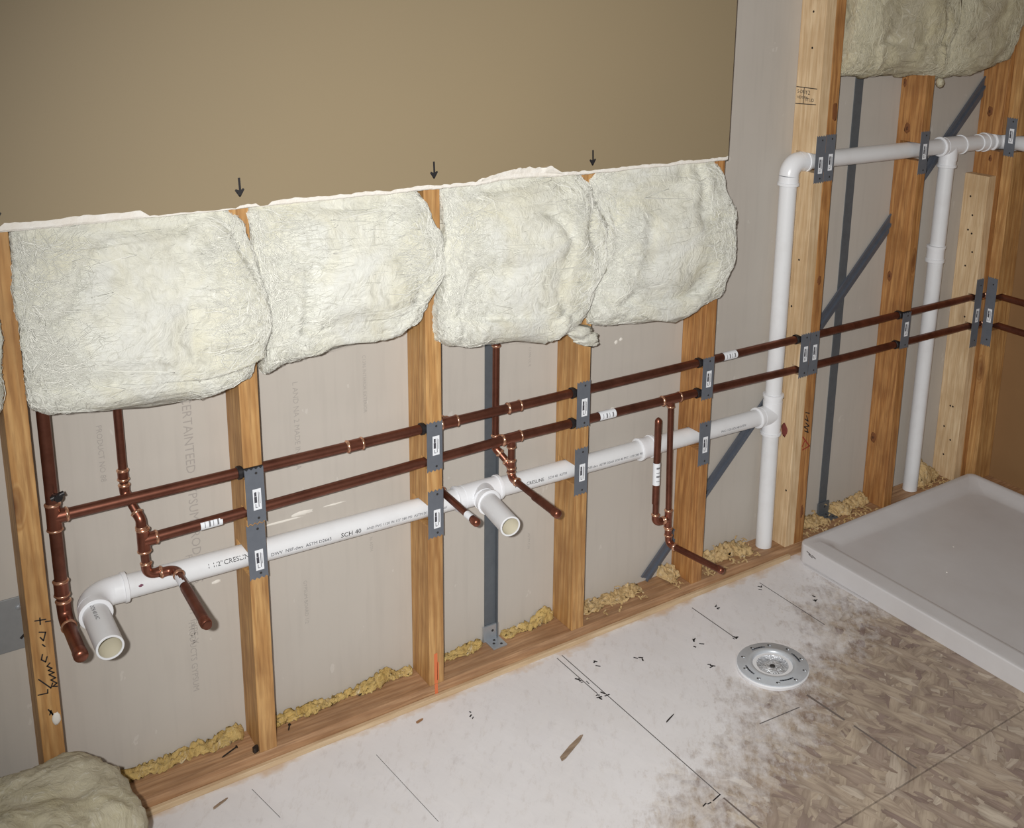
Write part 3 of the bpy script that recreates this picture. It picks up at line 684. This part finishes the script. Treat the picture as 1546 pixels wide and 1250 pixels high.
# printing along the pipe and small burn mark
def pipe_text(s_, x, size, ang, zf, mat=M['ink_pipe'], vert=None):
    V, F = text_geo(s_, size); out = []
    for v in V:
        a = ang+(v.y-size*.35)/RP; r = RP+.0005
        if vert is None: xx = x+v.x; out.append((xx, YP-r*math.cos(a), zf(xx)+r*math.sin(a)))
        else: out.append((vert+r*math.sin(-a), YP-r*math.cos(a), x+v.x))
    mk('pipe_print', (out, F), mat, pv)
pipe_text('1 1/2" ', .700, .013, .42, zP, M['ink']); pipe_text('CRESLINE', .733, .014, .42, zP, M['ink'])
pipe_text('DWV  NSF-dwv  ASTM D2665', .830, .0105, -.05, zP); pipe_text('SCH 40', .985, .015, -.05, zP, M['ink']); pipe_text('AND PVC 1120 IN 1/2" 280 PSI  ASTM D1785  R NSF-61', 1.045, .0085, -.05, zP)
pipe_text('PVC', 1.43, .009, .1, zP); pipe_text('CRESLINE', 1.462, .012, .1, zP, M['ink']); pipe_text('SCH 40  ASTM', 1.525, .009, .1, zP)
pipe_text('NSF-dwv  ASTM D2665 SCH 40 PVC 1120 280 PSI @ 73 F', 1.645, .0085, .0, zP); pipe_text('PVC-1120 SCH 40 ASTM', 2.10, .009, .0, zP)
for z0, s_ in ((.58, 'ASTM D2665 NSF-dwv PVC 1120'), (.78, 'CRESLINE SCH 40 280 PSI'), (.96, 'PVC-DWV ASTM D1785')): pipe_text(s_, z0, .010, -.75, None, M['ink_pipe'], xv+.002)
mk('primer_spot', blob(.572, YP-RP*.93, zP(.57)+.006, .006, .0012, .0042, 2), M['primer'], pv, smooth=180, fix=True)
for q, s_ in enumerate(('SCH 40 PVC', )):
    V, F = text_geo(s_, .010); mk('pipe_print', ([(.470-.005+.0246*math.sin((v.y-.004)/RP-.05)*-1+.006, -.03-v.x, zP(.48)+(RP+.0006)*math.cos((v.y-.004)/RP-.05)) for v in V], F), M['ink_pipe'], pv)

# ------------------------------------------------------------------ nail plates
def plate_geo(w_, h_, to3, nrm, th=.0016, teeth=4):
    top = []; 
    for i in range(teeth*2+1): top.append((-w_/2+w_*i/(teeth*2), h_/2-(.0045 if i % 2 else 0)))
    bot = [(w_/2-w_*i/(teeth*2), -h_/2+(.0045 if i % 2 else 0)) for i in range(teeth*2+1)]
    return prism(top+bot, to3, Vector(nrm)*th)
def nail_plate(c, h_, label, face='front', w_=.0385, st=.0, tilt=0.0, sticker=True):
    cx_, cz_ = c[0], c[1]
    if face == 'front': to = lambda a, b: (cx_+a*math.cos(tilt)-b*math.sin(tilt), -.0002, cz_+b*math.cos(tilt)+a*math.sin(tilt)); nr = (0, -1, 0); base = (cx_, 0, cz_)
    else: to = lambda a, b: (XR-.0002, cx_-a, cz_+b); nr = (-1, 0, 0); base = (XR, cx_, cz_)
    e = empty('nail_plate', base, label=label, category='nail plate', group='steel nail plates on the studs')
    mk('plate', plate_geo(w_, h_, to, nr), M['steel'], e, fix=True)
    nv = Vector(nr)
    if sticker:
        sw, sh = w_*.44, .046; of = lambda a, b: Vector(to(a+.003, b-.008+st))+nv*.0016
        s_ = mk('sticker', prism([(-sw/2, -sh/2), (sw/2, -sh/2), (sw/2, sh/2), (-sw/2, sh/2)], of, nv*.0003), M['sticker'], e, fix=True)
        of2 = lambda a, b: of(a, b)+nv*.0003
        gs = [stroke([(-sw*.20, sh*.32), (-sw*.20, sh*.20)], of2, nr, .0045, .0003), stroke([(-sw*.20, sh*.10), (-sw*.20, -.10*sh)], of2, nr, .0055, .0003), stroke([(sw*.16, sh*.34), (sw*.16, -sh*.36)], of2, nr, .0012, .0003), stroke([(sw*.32, sh*.30), (sw*.32, -sh*.20)], of2, nr, .0009, .0003), stroke([(-sw*.22, -sh*.22), (-sw*.22, -sh*.38), (0, -sh*.38)], of2, nr, .0012, .0003)]
        mk('sticker_print', join(*gs), M['ink_pipe'], s_)
    for b in (h_*.40, -h_*.40):
        mk('nail', lathe(Vector(to(.004, b))+nv*.0016, nr, [(0, .0028), (.0008, .0024)], 10), M['dark'], e)
    return e
c_ = lambda k_: k_*S+.001*k_-.019
nail_plate((c_(2)+.0015, .6385), .124, 'upper steel plate of the touching pair on the second stud', tilt=.010)
nail_plate((c_(2)-.001, .5150), .126, 'lower steel plate of the touching pair, over the drain pipe', tilt=.02, st=-.012)
nail_plate((c_(3), .648), .121, 'upper steel plate on the stud left of the middle drain stub', st=.01)
nail_plate((c_(3)+.001, .4825), .120, 'lower steel plate on the stud left of the middle drain stub', st=-.005)
nail_plate((c_(4), .6600), .122, 'upper steel plate on the stud below the hanging wool wisp')
nail_plate((c_(4)-.002, .483), .128, 'lower steel plate below the hanging wool wisp, over the drain pipe', st=.004)
nail_plate((c_(5), .646), .121, 'upper steel plate on the stud at the drywall edge', st=.006)
nail_plate((c_(5), .4585), .129, 'lower steel plate on the stud at the drywall edge', st=.004)
x6 = 6*S+.006
nail_plate((xp0+.019, .6415), .134, 'steel plate on the pale stud where the copper lines cross', w_=.036, st=.012)
nail_plate((x6-.019, .6420), .132, 'steel plate on the orange half of the double stud at the copper lines', w_=.036, st=.010)
nail_plate((xp0+.019, 1.207), .132, 'upper steel plate on the pale stud beside the vent elbow', w_=.036, st=-.008)
nail_plate((x6-.019, 1.209), .132, 'upper steel plate on the orange half of the double stud', w_=.036, st=-.004)
x7 = 7*S+.009-.019
nail_plate((x7, .640), .118, 'steel plate on the knotty stud at the copper lines', st=.012)
nail_plate((x7, 1.194), .130, 'upper steel plate on the knotty stud over the vent pipe', st=.012)
nail_plate((3.1985, .637), .236, 'tall steel plate on the short pale corner stud', w_=.036, st=.0)
nail_plate((-.0195, .640), .236, 'tall steel plate on the first stud of the right wall', face='right', w_=.036, st=-.004)
nail_plate((-.0195, 1.218), .125, 'steel plate on the right wall stud over the vent pipe', face='right', w_=.036, st=.012)

# ------------------------------------------------------------------ insulation batts
def interp(tab, t):
    if t <= tab[0][0]: return tab[0][1]
    for (a, b), (c, d) in zip(tab[:-1], tab[1:]):
        if t <= c:
            s_ = (t-a)/(c-a); s_ = s_*s_*(3-2*s_); return b+(d-b)*s_
    return tab[-1][1]
def fibres(parent, out, nu, nv, seed, mat):
    """loose glass fibres and small tufts lying on the surface of a batt"""
    rn = random.Random(seed*17+3); V, F = [], []; n1 = nu+1
    for q in range(int(nu*nv*.26)):
        i, j = rn.uniform(nu*.14, nu*.86), rn.uniform(nv*.02, nv*.95)
        big_ = rn.random() < .16; L_ = rn.uniform(.012, .034)*(1.5 if big_ else 1); wd = rn.uniform(.0012, .0026) if big_ else rn.uniform(.0005, .0011)
        p0_ = out[int(j)*n1+int(i)]
        a = 2.6*noise.noise(Vector((p0_.x*9+seed, p0_.z*9, 0)))+rn.gauss(0, .55)+.5
        pts = []; sp_ = .30/nu
        for t in range(5):
            ii, jj = i+math.cos(a)*L_*t/4/sp_*.9, j+math.sin(a)*L_*t/4/sp_*.9; a += rn.gauss(0, .28)
            ii = min(max(ii, 1), nu-1.01); jj = min(max(jj, 1), nv-1.01); i0, j0 = int(ii), int(jj); fx, fy = ii-i0, jj-j0
            A, B, C, D = out[j0*n1+i0], out[j0*n1+i0+1], out[(j0+1)*n1+i0], out[(j0+1)*n1+i0+1]
            pt = (A*(1-fx)+B*fx)*(1-fy)+(C*(1-fx)+D*fx)*fy; nn = (B-A).cross(C-A)
            nn = nn.normalized() if nn.length > 1e-12 else Vector((0, -1, 0))
            pts.append((pt, nn))
        if (pts[0][0]-pts[-1][0]).length > .08: continue
        sg = -1 if pts[2][1].y > 0 and pts[2][0].y < .03 else 1
        n0 = len(V); lift = rn.uniform(.0006, .0028)
        for t, (pt, nn) in enumerate(pts):
            nx = pts[min(t+1, 4)][0]-pts[max(t-1, 0)][0]; nx = nx.normalized() if nx.length > 1e-9 else Vector((1, 0, 0)); nn = nn*sg
            sd = nx.cross(nn); w_ = wd*(.35, 1, 1, .8, .2)[t]/2; h_ = .0004+lift*(0, .6, 1, .8, .3)[t]
            c = pt+nn*h_; V += [c-sd*w_, c+sd*w_, c+nn*w_*1.1]
        for t in range(4):
            a_ = n0+t*3
            for k_ in range(3): F.append([a_+k_, a_+(k_+1) % 3, a_+3+(k_+1) % 3, a_+3+k_])
    mk('loose_fibres', (V, F), M['fibre'] if mat is M['wool'] else M['fibre_dim'], parent, smooth=180, fix=False, kind='stuff')
def batt(name, mat, ztop, left, right, bottom, depth, label, seed, group='insulation batts on the wall', nu=130, nv=130, yb=DEP-.014, rb=.055, closed_top=True, rag=1.0):
    """left/right: tables (s 0 top..1 bottom -> x at that height); bottom: table (u -> z); depth: table (s -> y of the front)"""
    V, F = [], []; so = Vector((seed*3.7, seed*1.9, seed*2.3))
    for j in range(nv+1):
        s_ = j/nv; ss = min(1, s_/.82); cur = max(0, (s_-.82)/.18)*PI/2
        xl, xr = interp(left, ss), interp(right, ss); yf = interp(depth, ss)
        for i in range(nu+1):
            u = i/nu
            # cross-section: rounded box open to the back
            if u < .16: a = (u/.16); px = xl; py = yb+(yf-yb)*.60*a; q = 0
            elif u > .84: a = (1-u)/.16; px = xr; py = yb+(yf-yb)*.60*a; q = 1
            else:
                a = (u-.16)/.68; th = PI*a; cs, sn = math.cos(th), math.sin(th)
                ex = .42; cxs = math.copysign(abs(cs)**ex, cs); sns = abs(sn)**ex
                px = (xl+xr)/2-(xr-xl)/2*cxs; py = yb+(yf-yb)*(.60+.40*sns)
            uu = (px-xl)/(xr-xl)
            zb = interp(bottom, uu)
            zs = ztop-(ztop-(zb+rb))*ss
            if cur > 0:
                z = (zb+rb)-rb*math.sin(cur); k_ = max(0, math.cos(cur))**.6
                py = yb+(py-yb)*(.12+.88*k_); xm = (xl+xr)/2; px = xm+(px-xm)*(.94+.06*k_)
            else: z = zs
            V.append(Vector((px, py, z)))
    n1 = nu+1
    for j in range(nv):
        for i in range(nu): a = j*n1+i; F.append([a, a+1, a+n1+1, a+n1])
    # normals
    Nn = [Vector() for _ in V]
    for f in F:
        nrm = (V[f[1]]-V[f[0]]).cross(V[f[3]]-V[f[0]])
        for q in f: Nn[q] += nrm
    out = []
    for j in range(nv+1):
        s_ = j/nv; fade = min(1, s_/.05)
        for i in range(nu+1):
            idx = j*n1+i; u = i/nu; p_ = V[idx]; nn = Nn[idx]
            nn = nn.normalized() if nn.length > 1e-12 else Vector((0, -1, 0))
            if nn.y > 0 and .2 < u < .8 and s_ < .8: nn = -nn
            e = min(1, u/.06, (1-u)/.06)
            w1 = p_+Vector((fbm(p_+so, 5, 2), fbm(p_+so*2, 5, 2), fbm(p_-so, 5, 2)))*.03
            big = fbm(w1+so, 4.5, 2)*.015
            fo = abs(noise.noise(Vector((w1.x*8, w1.y*8, w1.z*4.2))+so)); ridge = -.011*max(0, 1-fo*7)*min(1, max(0, (min(u, 1-u)-.22)/.12))
            mid = noise.fractal(Vector((w1.x, w1.y, w1.z*.6))*17+so, 1.0, 2.1, 3)*.0038
            fin = noise.fractal(w1*110+so, .8, 2.2, 3)*.0011*rag
            edge = (3.0 if s_ > .80 or u < .25 or u > .75 else 1)
            out.append(p_+nn*(big*.9+ridge+mid+fin*edge)*fade*e)
    # close top edge to the back, and the bottom back row
    if closed_top:
        F.append([i for i in range(n1)][::-1])
        F.append([nv*n1+i for i in range(n1)])
    o = mk(name, (out, F), mat, smooth=180, fix=True, label=label, category='insulation', group=group)
    fibres(o, out, nu, nv, seed, mat)
    return o
def N2(a): return a
batt('insulation_batt', M['wool'], HC-.001, [(0, .413), (.5, .404), (1, .402)], [(0, .782), (.12, .800), (.35, .817), (.72, .826), (1, .808)], [(0, .905), (.1, .894), (.35, .884), (.6, .874), (.72, .868), (1, .882)], [(0, -.004), (.15, -.035), (.5, -.072), (.8, -.080), (1, -.070)], 'leftmost large wool batt with a rounded bottom, hanging lowest beside the first stud', 1)
batt('insulation_batt', M['wool'], HC-.001, [(0, .814), (.3, .817), (.7, .825), (1, .826)], [(0, 1.172), (.25, 1.194), (.5, 1.213), (.75, 1.214), (.9, 1.196), (1, 1.180)], [(0, .892), (.12, .906), (.4, .922), (.7, .920), (.9, .930), (1, .955)], [(0, -.004), (.15, -.030), (.5, -.058), (.8, -.060), (1, -.048)], 'second wool batt from the left, its lower left corner hanging down', 2)
batt('insulation_batt', M['wool'], HC-.001, [(0, 1.221), (.25, 1.222), (.45, 1.216), (.7, 1.216), (1, 1.204)], [(0, 1.592), (.2, 1.612), (.5, 1.640), (.75, 1.640), (1, 1.600)], [(0, .895), (.25, .878), (.5, .866), (.7, .856), (.85, .864), (1, .905)], [(0, -.004), (.15, -.036), (.5, -.070), (.8, -.078), (1, -.070)], 'third wool batt from the left, creased, with a wisp at its lower right', 3)
batt('insulation_batt', M['wool'], HC-.001, [(0, 1.604), (.3, 1.622), (.6, 1.628), (1, 1.604)], [(0, 2.014), (.2, 2.030), (.45, 2.054), (.75, 2.056), (1, 2.034)], [(0, .858), (.2, .846), (.6, .838), (1, .858)], [(0, -.004), (.15, -.030), (.5, -.062), (.8, -.064), (1, -.052)], 'fourth wool batt, ending at the drywall edge on the right', 4)
batt('insulation_batt', M['wool'], HC-.001, [(0, .02), (1, .0)], [(0, .360), (.5, .362), (.62, .368), (1, .368)], [(0, .90), (1, .91)], [(0, -.004), (.15, -.03), (.5, -.06), (1, -.06)], 'sliver of wool batt left of the first stud at the picture edge', 5, nu=60, nv=80)
batt('insulation_batt', M['wool_dim'], 2.3, [(0, 2.450), (1, 2.450)], [(0, 2.83), (.6, 2.86), (.85, 2.90), (1, 2.862)], [(0, 1.428), (.5, 1.424), (1, 1.418)], [(0, -.02), (.5, -.05), (.9, -.055), (1, -.045)], 'yellowish wool batt, darkened in colour for shade, at the top right beside the double stud', 6, rb=.07, nv=170)
batt('insulation_batt', M['wool_dim'], 2.3, [(0, 2.85), (.6, 2.88), (.88, 2.905), (1, 2.872)], [(0, 3.22), (1, 3.225)], [(0, 1.415), (.4, 1.424), (.8, 1.452), (1, 1.478)], [(0, -.02), (.5, -.045), (.9, -.050), (1, -.040)], 'yellowish wool batt, darkened in colour for shade, in the top right corner', 7, rb=.07, nv=170)
mk('wool_tuft', blob(2.862, -.012, 1.402, .012, .012, .014, 4, amp=.4), M['wool_dim'], smooth=180, fix=True, label='small ball of wool under the top right batts', category='insulation')
# wisp hanging over the fourth stud
def wisp():
    V, F = [], []; n1, n2 = 40, 26
    for j in range(n2+1):
        t = j/n2
        for i in range(n1):
            a = 2*PI*i/n1; c = Vector((1.545+.065*t, -.030+.012*t, .885-.070*t)); r = (.050*(1-t)**.5+.010)*(1 if t < .99 else .2)
            d = Vector((math.cos(a)*1.0, math.sin(a)*.35, -.25*math.cos(a))); q = c+d*r
            V.append(q+d*(.016*noise.fractal(q*55, .7, 2, 4)+.012*noise.noise(q*26)))
    for j in range(n2):
        for i in range(n1): a, b = j*n1+i, j*n1+(i+1) % n1; F.append([a, b, b+n1, a+n1])
    F.append(list(range(n1))); F.append([n2*n1+i for i in range(n1)])
    return V, F
mk('wool_wisp', wisp(), M['wool'], smooth=180, fix=True, label='torn wisp of wool hanging in front of the fourth stud', category='insulation')
# fallen chunk at the lower left
def fallen():
    V, F = [], []; nu, nv = 120, 70
    for j in range(nv+1):
        th = PI*j/nv
        for i in range(nu):
            ph = 2*PI*i/nu; ex = .55
            c = lambda t: math.copysign(abs(t)**ex, t)
            d = Vector((math.sin(th)**ex*c(math.cos(ph)), math.sin(th)**ex*c(math.sin(ph)), c(math.cos(th))))
            p_ = Vector((.235+.258*d.x, -.155+.14*d.y, .133+.128*d.z))
            nn = d.normalized(); p_ += nn*(.018*fbm(p_, 8, 3)+.007*fbm(p_, 30, 3)+.003*fbm(p_, 90, 2))
            p_.z = max(.0008, p_.z); p_.y = min(p_.y, -.006); V.append(p_)
    for j in range(nv):
        for i in range(nu): a, b = j*nu+i, j*nu+(i+1) % nu; F.append([a, b, b+nu, a+nu])
    return V, F
mk('insulation_chunk', fallen(), M['wool_dim'], smooth=180, fix=True, label='fallen chunk of wool insulation on the floor at the lower left', category='insulation')

# yellow fibre crumbs packed between plate and drywall, one lump per bay
def crumbs(x0, x1, prof, seed, wy=.045):
    V, F = [], []; n, m_ = max(30, int((x1-x0)*260)), 12
    for i in range(n+1):
        x = x0+(x1-x0)*i/n; t = i/n; h = max(.006, interp(prof, t)*.62*(1+.55*fbm((x, seed, 0), 22, 3))); wd = wy*(.8+.5*fbm((x, seed, 4), 14, 3)); e = min(1, t/.03, (1-t)/.03)**.5+.02
        for k_ in range(m_+1):
            a = PI/2*k_/m_; y = DEP-.0006-wd*e*math.cos(a)**1.0*.95; z = .0384+h*e*math.sin(a)**1.0
            q = Vector((x, y, z)); g = .009*noise.fractal(q*120+Vector((seed, 0, 0)), .7, 2, 3)*e
            V.append((x, min(DEP-.0004, y-abs(g)), max(.0383, z+g)))
        V.append((x, DEP-.0004, .0383))
    w_ = m_+2
    for i in range(n):
        for k_ in range(w_): a = i*w_+k_; b = i*w_+(k_+1) % w_; F.append([a, b, b+w_, a+w_])
    F.append(list(range(w_))); F.append([n*w_+k_ for k_ in range(w_)])
    return V, F
for q, (x0, x1, pf, lb, mt) in enumerate([
    (.44, .772, [(0, .022), (.5, .026), (1, .040)], 'yellow fibre crumbs on the plate below the left drain elbow', 'foam'),
    (.818, 1.180, [(0, .022), (.35, .018), (.62, .020), (.82, .040), (.9, .018), (1, .048)], 'yellow fibre crumbs heaped against the stud with the orange mark', 'foam'),
    (1.224, 1.372, [(0, .010), (.5, .018), (1, .020)], 'yellow fibre crumbs left of the steel strip foot', 'foam'),
    (1.430, 1.588, [(0, .016), (.5, .026), (.75, .046), (1, .034)], 'yellow fibre crumbs right of the steel strip foot', 'foam'),
    (1.632, 1.870, [(0, .008), (1, .012)], 'thin yellow fibre crumbs left of the brace foot', 'saw'),
    (1.945, 1.996, [(0, .05), (1, .04)], 'wood shavings packed between brace foot and stud', 'saw'),
    (2.060, 2.276, [(0, .026), (.4, .046), (.8, .034), (1, .02)], 'heap of wood shavings beside the foot of the tall white pipe', 'saw'),
    (2.462, 2.600, [(0, .020), (.5, .026), (1, .02)], 'wood shavings just right of the double stud', 'saw'),
    (2.642, 2.808, [(0, .030), (.6, .046), (1, .05)], 'wood shavings heaped against the knotty stud', 'saw'),
    (3.03, 3.172, [(0, .04), (.5, .085), (1, .06)], 'wood shavings heaped at the foot of the short pale stud', 'saw')]):
    mk('fibre_crumbs', crumbs(x0, x1, pf, q*3.3, .030 if mt == 'foam' else .060), M[mt], smooth=180, fix=True, label=lb, category='debris', group='debris on the bottom plate')
# loose curls of shaving, too many to count
def shavings():
    V, F = [], []; random.seed(11)
    for (xa_, xb_, n) in ((2.06, 2.275, 90), (2.46, 2.80, 120), (1.95, 1.985, 20), (1.64, 1.86, 26), (3.03, 3.17, 50)):
        for q in range(n):
            c = Vector((random.uniform(xa_, xb_), random.uniform(.004, .080), .0392)); c.z += .0 if c.y < .04 else random.uniform(0, .038)*(c.y-.03)/.05
            a = random.uniform(0, PI*2); d = Vector((math.cos(a), math.sin(a), random.uniform(-.1, .35))).normalized(); s_ = d.cross(Vector((0, 0, 1))).normalized(); Ln = random.uniform(.008, .026); w_ = random.uniform(.0012, .003); n0 = len(V)
            for t in (0, .5, 1):
                p_ = c+d*Ln*(t-.5)+Vector((0, 0, .004*math.sin(t*PI))); p_.z = max(p_.z, .0388); p_.y = min(p_.y, DEP-.004)
                for sg in (-1, 1): V.append(p_+s_*w_*sg); V.append(p_+s_*w_*sg+Vector((0, 0, .0007)))
            for t in range(2):
                a_ = n0+t*4; F += [[a_, a_+2, a_+6, a_+4], [a_+1, a_+5, a_+7, a_+3], [a_, a_+4, a_+5, a_+1], [a_+2, a_+3, a_+7, a_+6]]
    return V, F
mk('wood_shavings', shavings(), M['saw'], kind='stuff', label='loose curled wood shavings scattered on the bottom plate', category='debris')

# ------------------------------------------------------------------ shower base
def rrect(x0, x1, y0, y1, r, n=7):
    P_ = []
    for (cx_, cy_, a0) in ((x1-r, y1-r, 0), (x0+r, y1-r, PI/2), (x0+r, y0+r, PI), (x1-r, y0+r, 3*PI/2)):
        for i in range(n+1): a = a0+PI/2*i/n; P_.append((cx_+r*math.cos(a), cy_+r*math.sin(a)))
    return P_
def pan():
    x0, x1, y0, y1 = 2.397, 3.236, -1.62, -.026
    rings = []
    def rg(l, r, f, b_, rad, z, lift=0.0):
        P_ = rrect(x0+l, x1-r, y0+f, y1-b_, max(.002, rad)); out = []
        for a, b in P_:
            t = max(min(1, (a-x0)/.10), 0); out.append((a, b, z+lift*t))
        rings.append(out)
    H_ = .061
    rg(.010, .010, .010, .010, .014, .0005); rg(0, 0, 0, 0, .024, .004); rg(0, 0, 0, 0, .024, H_-.004, .009); rg(.0010, .0010, .0010, .0010, .024, H_-.0012, .009); rg(.004, .004, .004, .004, .024, H_, .009)
    rg(.012, .012, .012, .012, .024, H_+.0003, .009); rg(.050, .020, .050, .020, .022, H_, .006); rg(.072, .040, .072, .040, .026, H_-.002, -.004); rg(.0745, .050, .0745, .050, .036, H_-.006, -.004); rg(.0755, .060, .0755, .060, .044, H_-.016, 0); rg(.078, .074, .078, .074, .050, H_-.018, 0); rg(.12, .11, .12, .11, .055, H_-.0200, 0); rg(.36, .36, .60, .60, .03, H_-.026, 0)
    V, F = [], []; m_ = len(rings[0])
    for r_ in rings: V += r_
    for j in range(len(rings)-1):
        for i in range(m_): a, b = j*m_+i, j*m_+(i+1) % m_; F.append([a, b, b+m_, a+m_])
    F.append(list(range(m_))[::-1]); F.append([(len(rings)-1)*m_+i for i in range(m_)])
    return V, F
pe = empty('shower_base', (2.81, -.8, 0), label='white acrylic shower base with a low curb in the right corner', category='shower base')
bs_ = mk('basin', pan(), M['pan'], pe, smooth=180, fix=True)
wn_ = bs_.modifiers.new('weighted', 'WEIGHTED_NORMAL'); wn_.weight = 100
for (dx, y_, z_) in ((0, -.062, .046), (0, -.070, .040), (0, -.082, .042)):
    mk('scuff', stroke([(y_, z_), (y_-.014, z_-.004)], lambda a, b: (2.397, a, b), (-1, 0, 0), .003), M['pencil'], pe)
mk('foot_flange', box(2.388, 2.396, -.30, -.055, 0, .004, .001), M['pan'], pe)
for q, (x_, y_) in enumerate([(2.58, -.175), (2.80, -.28), (3.02, -.40), (2.66, -.36)]):
    mk('crumb', blob(x_, y_, .0385, .0028, .0028, .002, q), M['dark'] if q == 0 else M['white_blob'], label='tiny crumb lying in the shower base, %s' % ['dark, near its left corner', 'pale, towards the middle', 'pale, nearest the picture edge', 'pale, left of the middle'][q], category='debris', smooth=180, fix=True)

# ------------------------------------------------------------------ toilet flange
fc = Vector((1.954, -.366, 0)); fe = empty('toilet_flange', fc, label='round white and steel toilet flange fixed to the floor', category='toilet flange')
mk('base_ring', lathe(fc+Z*.0005, Z, [(0, .089), (.009, .092), (.0115, .091), (.0115, .048), (.0115, .040)], 56, False), M['pvc_fit'], fe, smooth=40)
mt = mk('metal_ring', lathe(fc+Z*.0120, Z, [(0, .0890), (.0025, .0895), (.0035, .088), (.0035, .066), (.0060, .063), (.0060, .054), (.0035, .051), (.0, .050)], 56, False), M['flange'], fe, smooth=40)
mk('throat', lathe(fc, Z, [(.0118, .0505), (.010, .047), (.011, .043), (.006, .040), (.0045, .030), (.010, .024), (.012, .016), (.008, .008), (.0075, .0005)], 48, False), M['foil'], fe, smooth=60)
mk('plug_knob', lathe(fc+Z*.0078, Z, [(0, .007), (.002, .006), (.003, .003)], 16), M['dark'], fe, smooth=50)
for q in range(10):
    a = 2*PI*q/10+.3; r_ = .0775
    h_ = mk('screw_hole', lathe(fc+Vector((math.cos(a)*r_, math.sin(a)*r_, .0153)), Z, [(0, .0032), (.0006, .0028)], 12), M['dark'], mt)
    mk('screw', lathe(fc+Vector((math.cos(a)*r_+.003, math.sin(a)*r_-.003, .0153)), Z, [(0, .0036), (.0012, .003), (.0018, .001)], 12), M['zinc'], mt, smooth=50)
for a0 in (1.1, 4.2, 2.7, 5.8):
    pts = [(math.cos(a0+.1*i)*.070, math.sin(a0+.1*i)*.070) for i in range(6)]
    mk('slot', stroke(pts, lambda a, b: (fc.x+a, fc.y+b, .0155), (0, 0, 1), .0045), M['steel'], mt)

# ------------------------------------------------------------------ marks and litter on the floor
fl3 = lambda a, b: (a, b, 0)
for (pts, wd, mt_) in [([(1.545, -.027), (1.548, -.617)], .0022, 'pencil'), ([(1.528, -.030), (1.530, -.20)], .0022, 'pencil'), ([(1.548, -.617), (1.525, -.622)], .003, 'ink'), ([(1.965, -.047), (1.967, -.216)], .0026, 'pencil'), ([(2.213, -.057), (2.211, -.306)], .0022, 'pencil'), ([(1.95, -.49), (1.955, -.60)], .006, 'smudge'), ([(1.958, -.63), (1.963, -.80)], .005, 'smudge'), ([(1.548, -.63), (1.552, -.76)], .004, 'smudge'), ([(1.78, -.50), (1.90, -.51)], .0025, 'pencil'), ([(1.0, -.10), (1.02, -.35)], .0010, 'pencil'), ([(.74, -.05), (.76, -.16)], .001, 'pencil')]:
    mk('pencil_line', stroke(pts, fl3, (0, 0, 1), wd, .0004), M[mt_], floor)
random.seed(5)
for (x_, y_, n, sp) in [(1.537, -.213, 7, .012), (1.530, -.14, 5, .014), (1.866, -.174, 6, .014), (2.025, -.085, 5, .012), (1.965, -.215, 4, .008), (1.505, -.625, 2, .008), (1.70, -.15, 3, .012), (1.83, -.27, 3, .01), (1.59, -.105, 3, .012), (2.20, -.075, 3, .012), (1.25, -.10, 3, .014), (2.28, -.20, 4, .012)]:
    gs = []
    for q in range(n):
        a = random.uniform(0, PI); c = (x_+random.uniform(-sp, sp), y_+random.uniform(-sp, sp)); l_ = random.uniform(.0015, .006)
        gs.append(stroke([(c[0]-math.cos(a)*l_, c[1]-math.sin(a)*l_), (c[0]+math.cos(a)*l_, c[1]+math.sin(a)*l_)], fl3, (0, 0, 1), random.uniform(.002, .0045), .0004))
    mk('marker_scribble', join(*gs), M['ink'], floor)
def splinter(a, b, w_, h_, mat, label, cat='debris', z=.0):
    A, B = Vector((a[0], a[1], z)), Vector((b[0], b[1], z)); d = (B-A).normalized(); s_ = Vector((-d.y, d.x, 0))
    poly = [(0, -.3), (.12, -.5), (.8, -.42), (1, -.1), (.93, .25), (.5, .5), (.08, .42)]
    return mk('splinter', prism([(t*(B-A).length, q*w_) for t, q in poly], lambda t, q: A+d*t+s_*q+Vector((0, 0, .0006)), (0, 0, h_)), mat, fix=True, label=label, category=cat, group='splinters and scraps lying about')
splinter((1.325, -.343), (1.414, -.302), .013, .003, M['stick'], 'flat grey wood splinter lying on the white floor')
splinter((.655, -.062), (.690, -.048), .006, .002, M['stick'], 'small brown wood splinter on the floor at the lower left')
splinter((1.60, -.375), (1.635, -.362), .003, .0015, M['nail'], 'thin dark sliver on the floor left of the toilet flange')
splinter((1.12, -.055), (1.14, -.05), .007, .002, M['plate'], 'tiny brown chip on the floor below the orange mark')
for q, (a, b, lb) in enumerate([((.705, .030), (.742, .046), 'dark nail lying on the bottom plate left of the second stud'), ((.853, .034), (.862, .052), 'dark nail lying on the bottom plate right of the second stud'), ((1.03, .06), (1.05, .066), 'dark nail lying on the bottom plate by the middle of the second bay')]):
    A, B = Vector((a[0], a[1], .0402)), Vector((b[0], b[1], .0402)); d = (B-A).normalized(); Ln = (B-A).length
    mk('nail', lathe(A, d, [(0, .0005), (.004, .0017), (Ln-.001, .0017), (Ln-.001, .0035), (Ln, .0035)], 10), M['nail'], label=lb, category='nail', group='loose nails', smooth=40)
splinter((.765, .008), (.782, .014), .010, .012, M['nail'], 'dark curled scrap against the foot of the second stud', z=.0382)
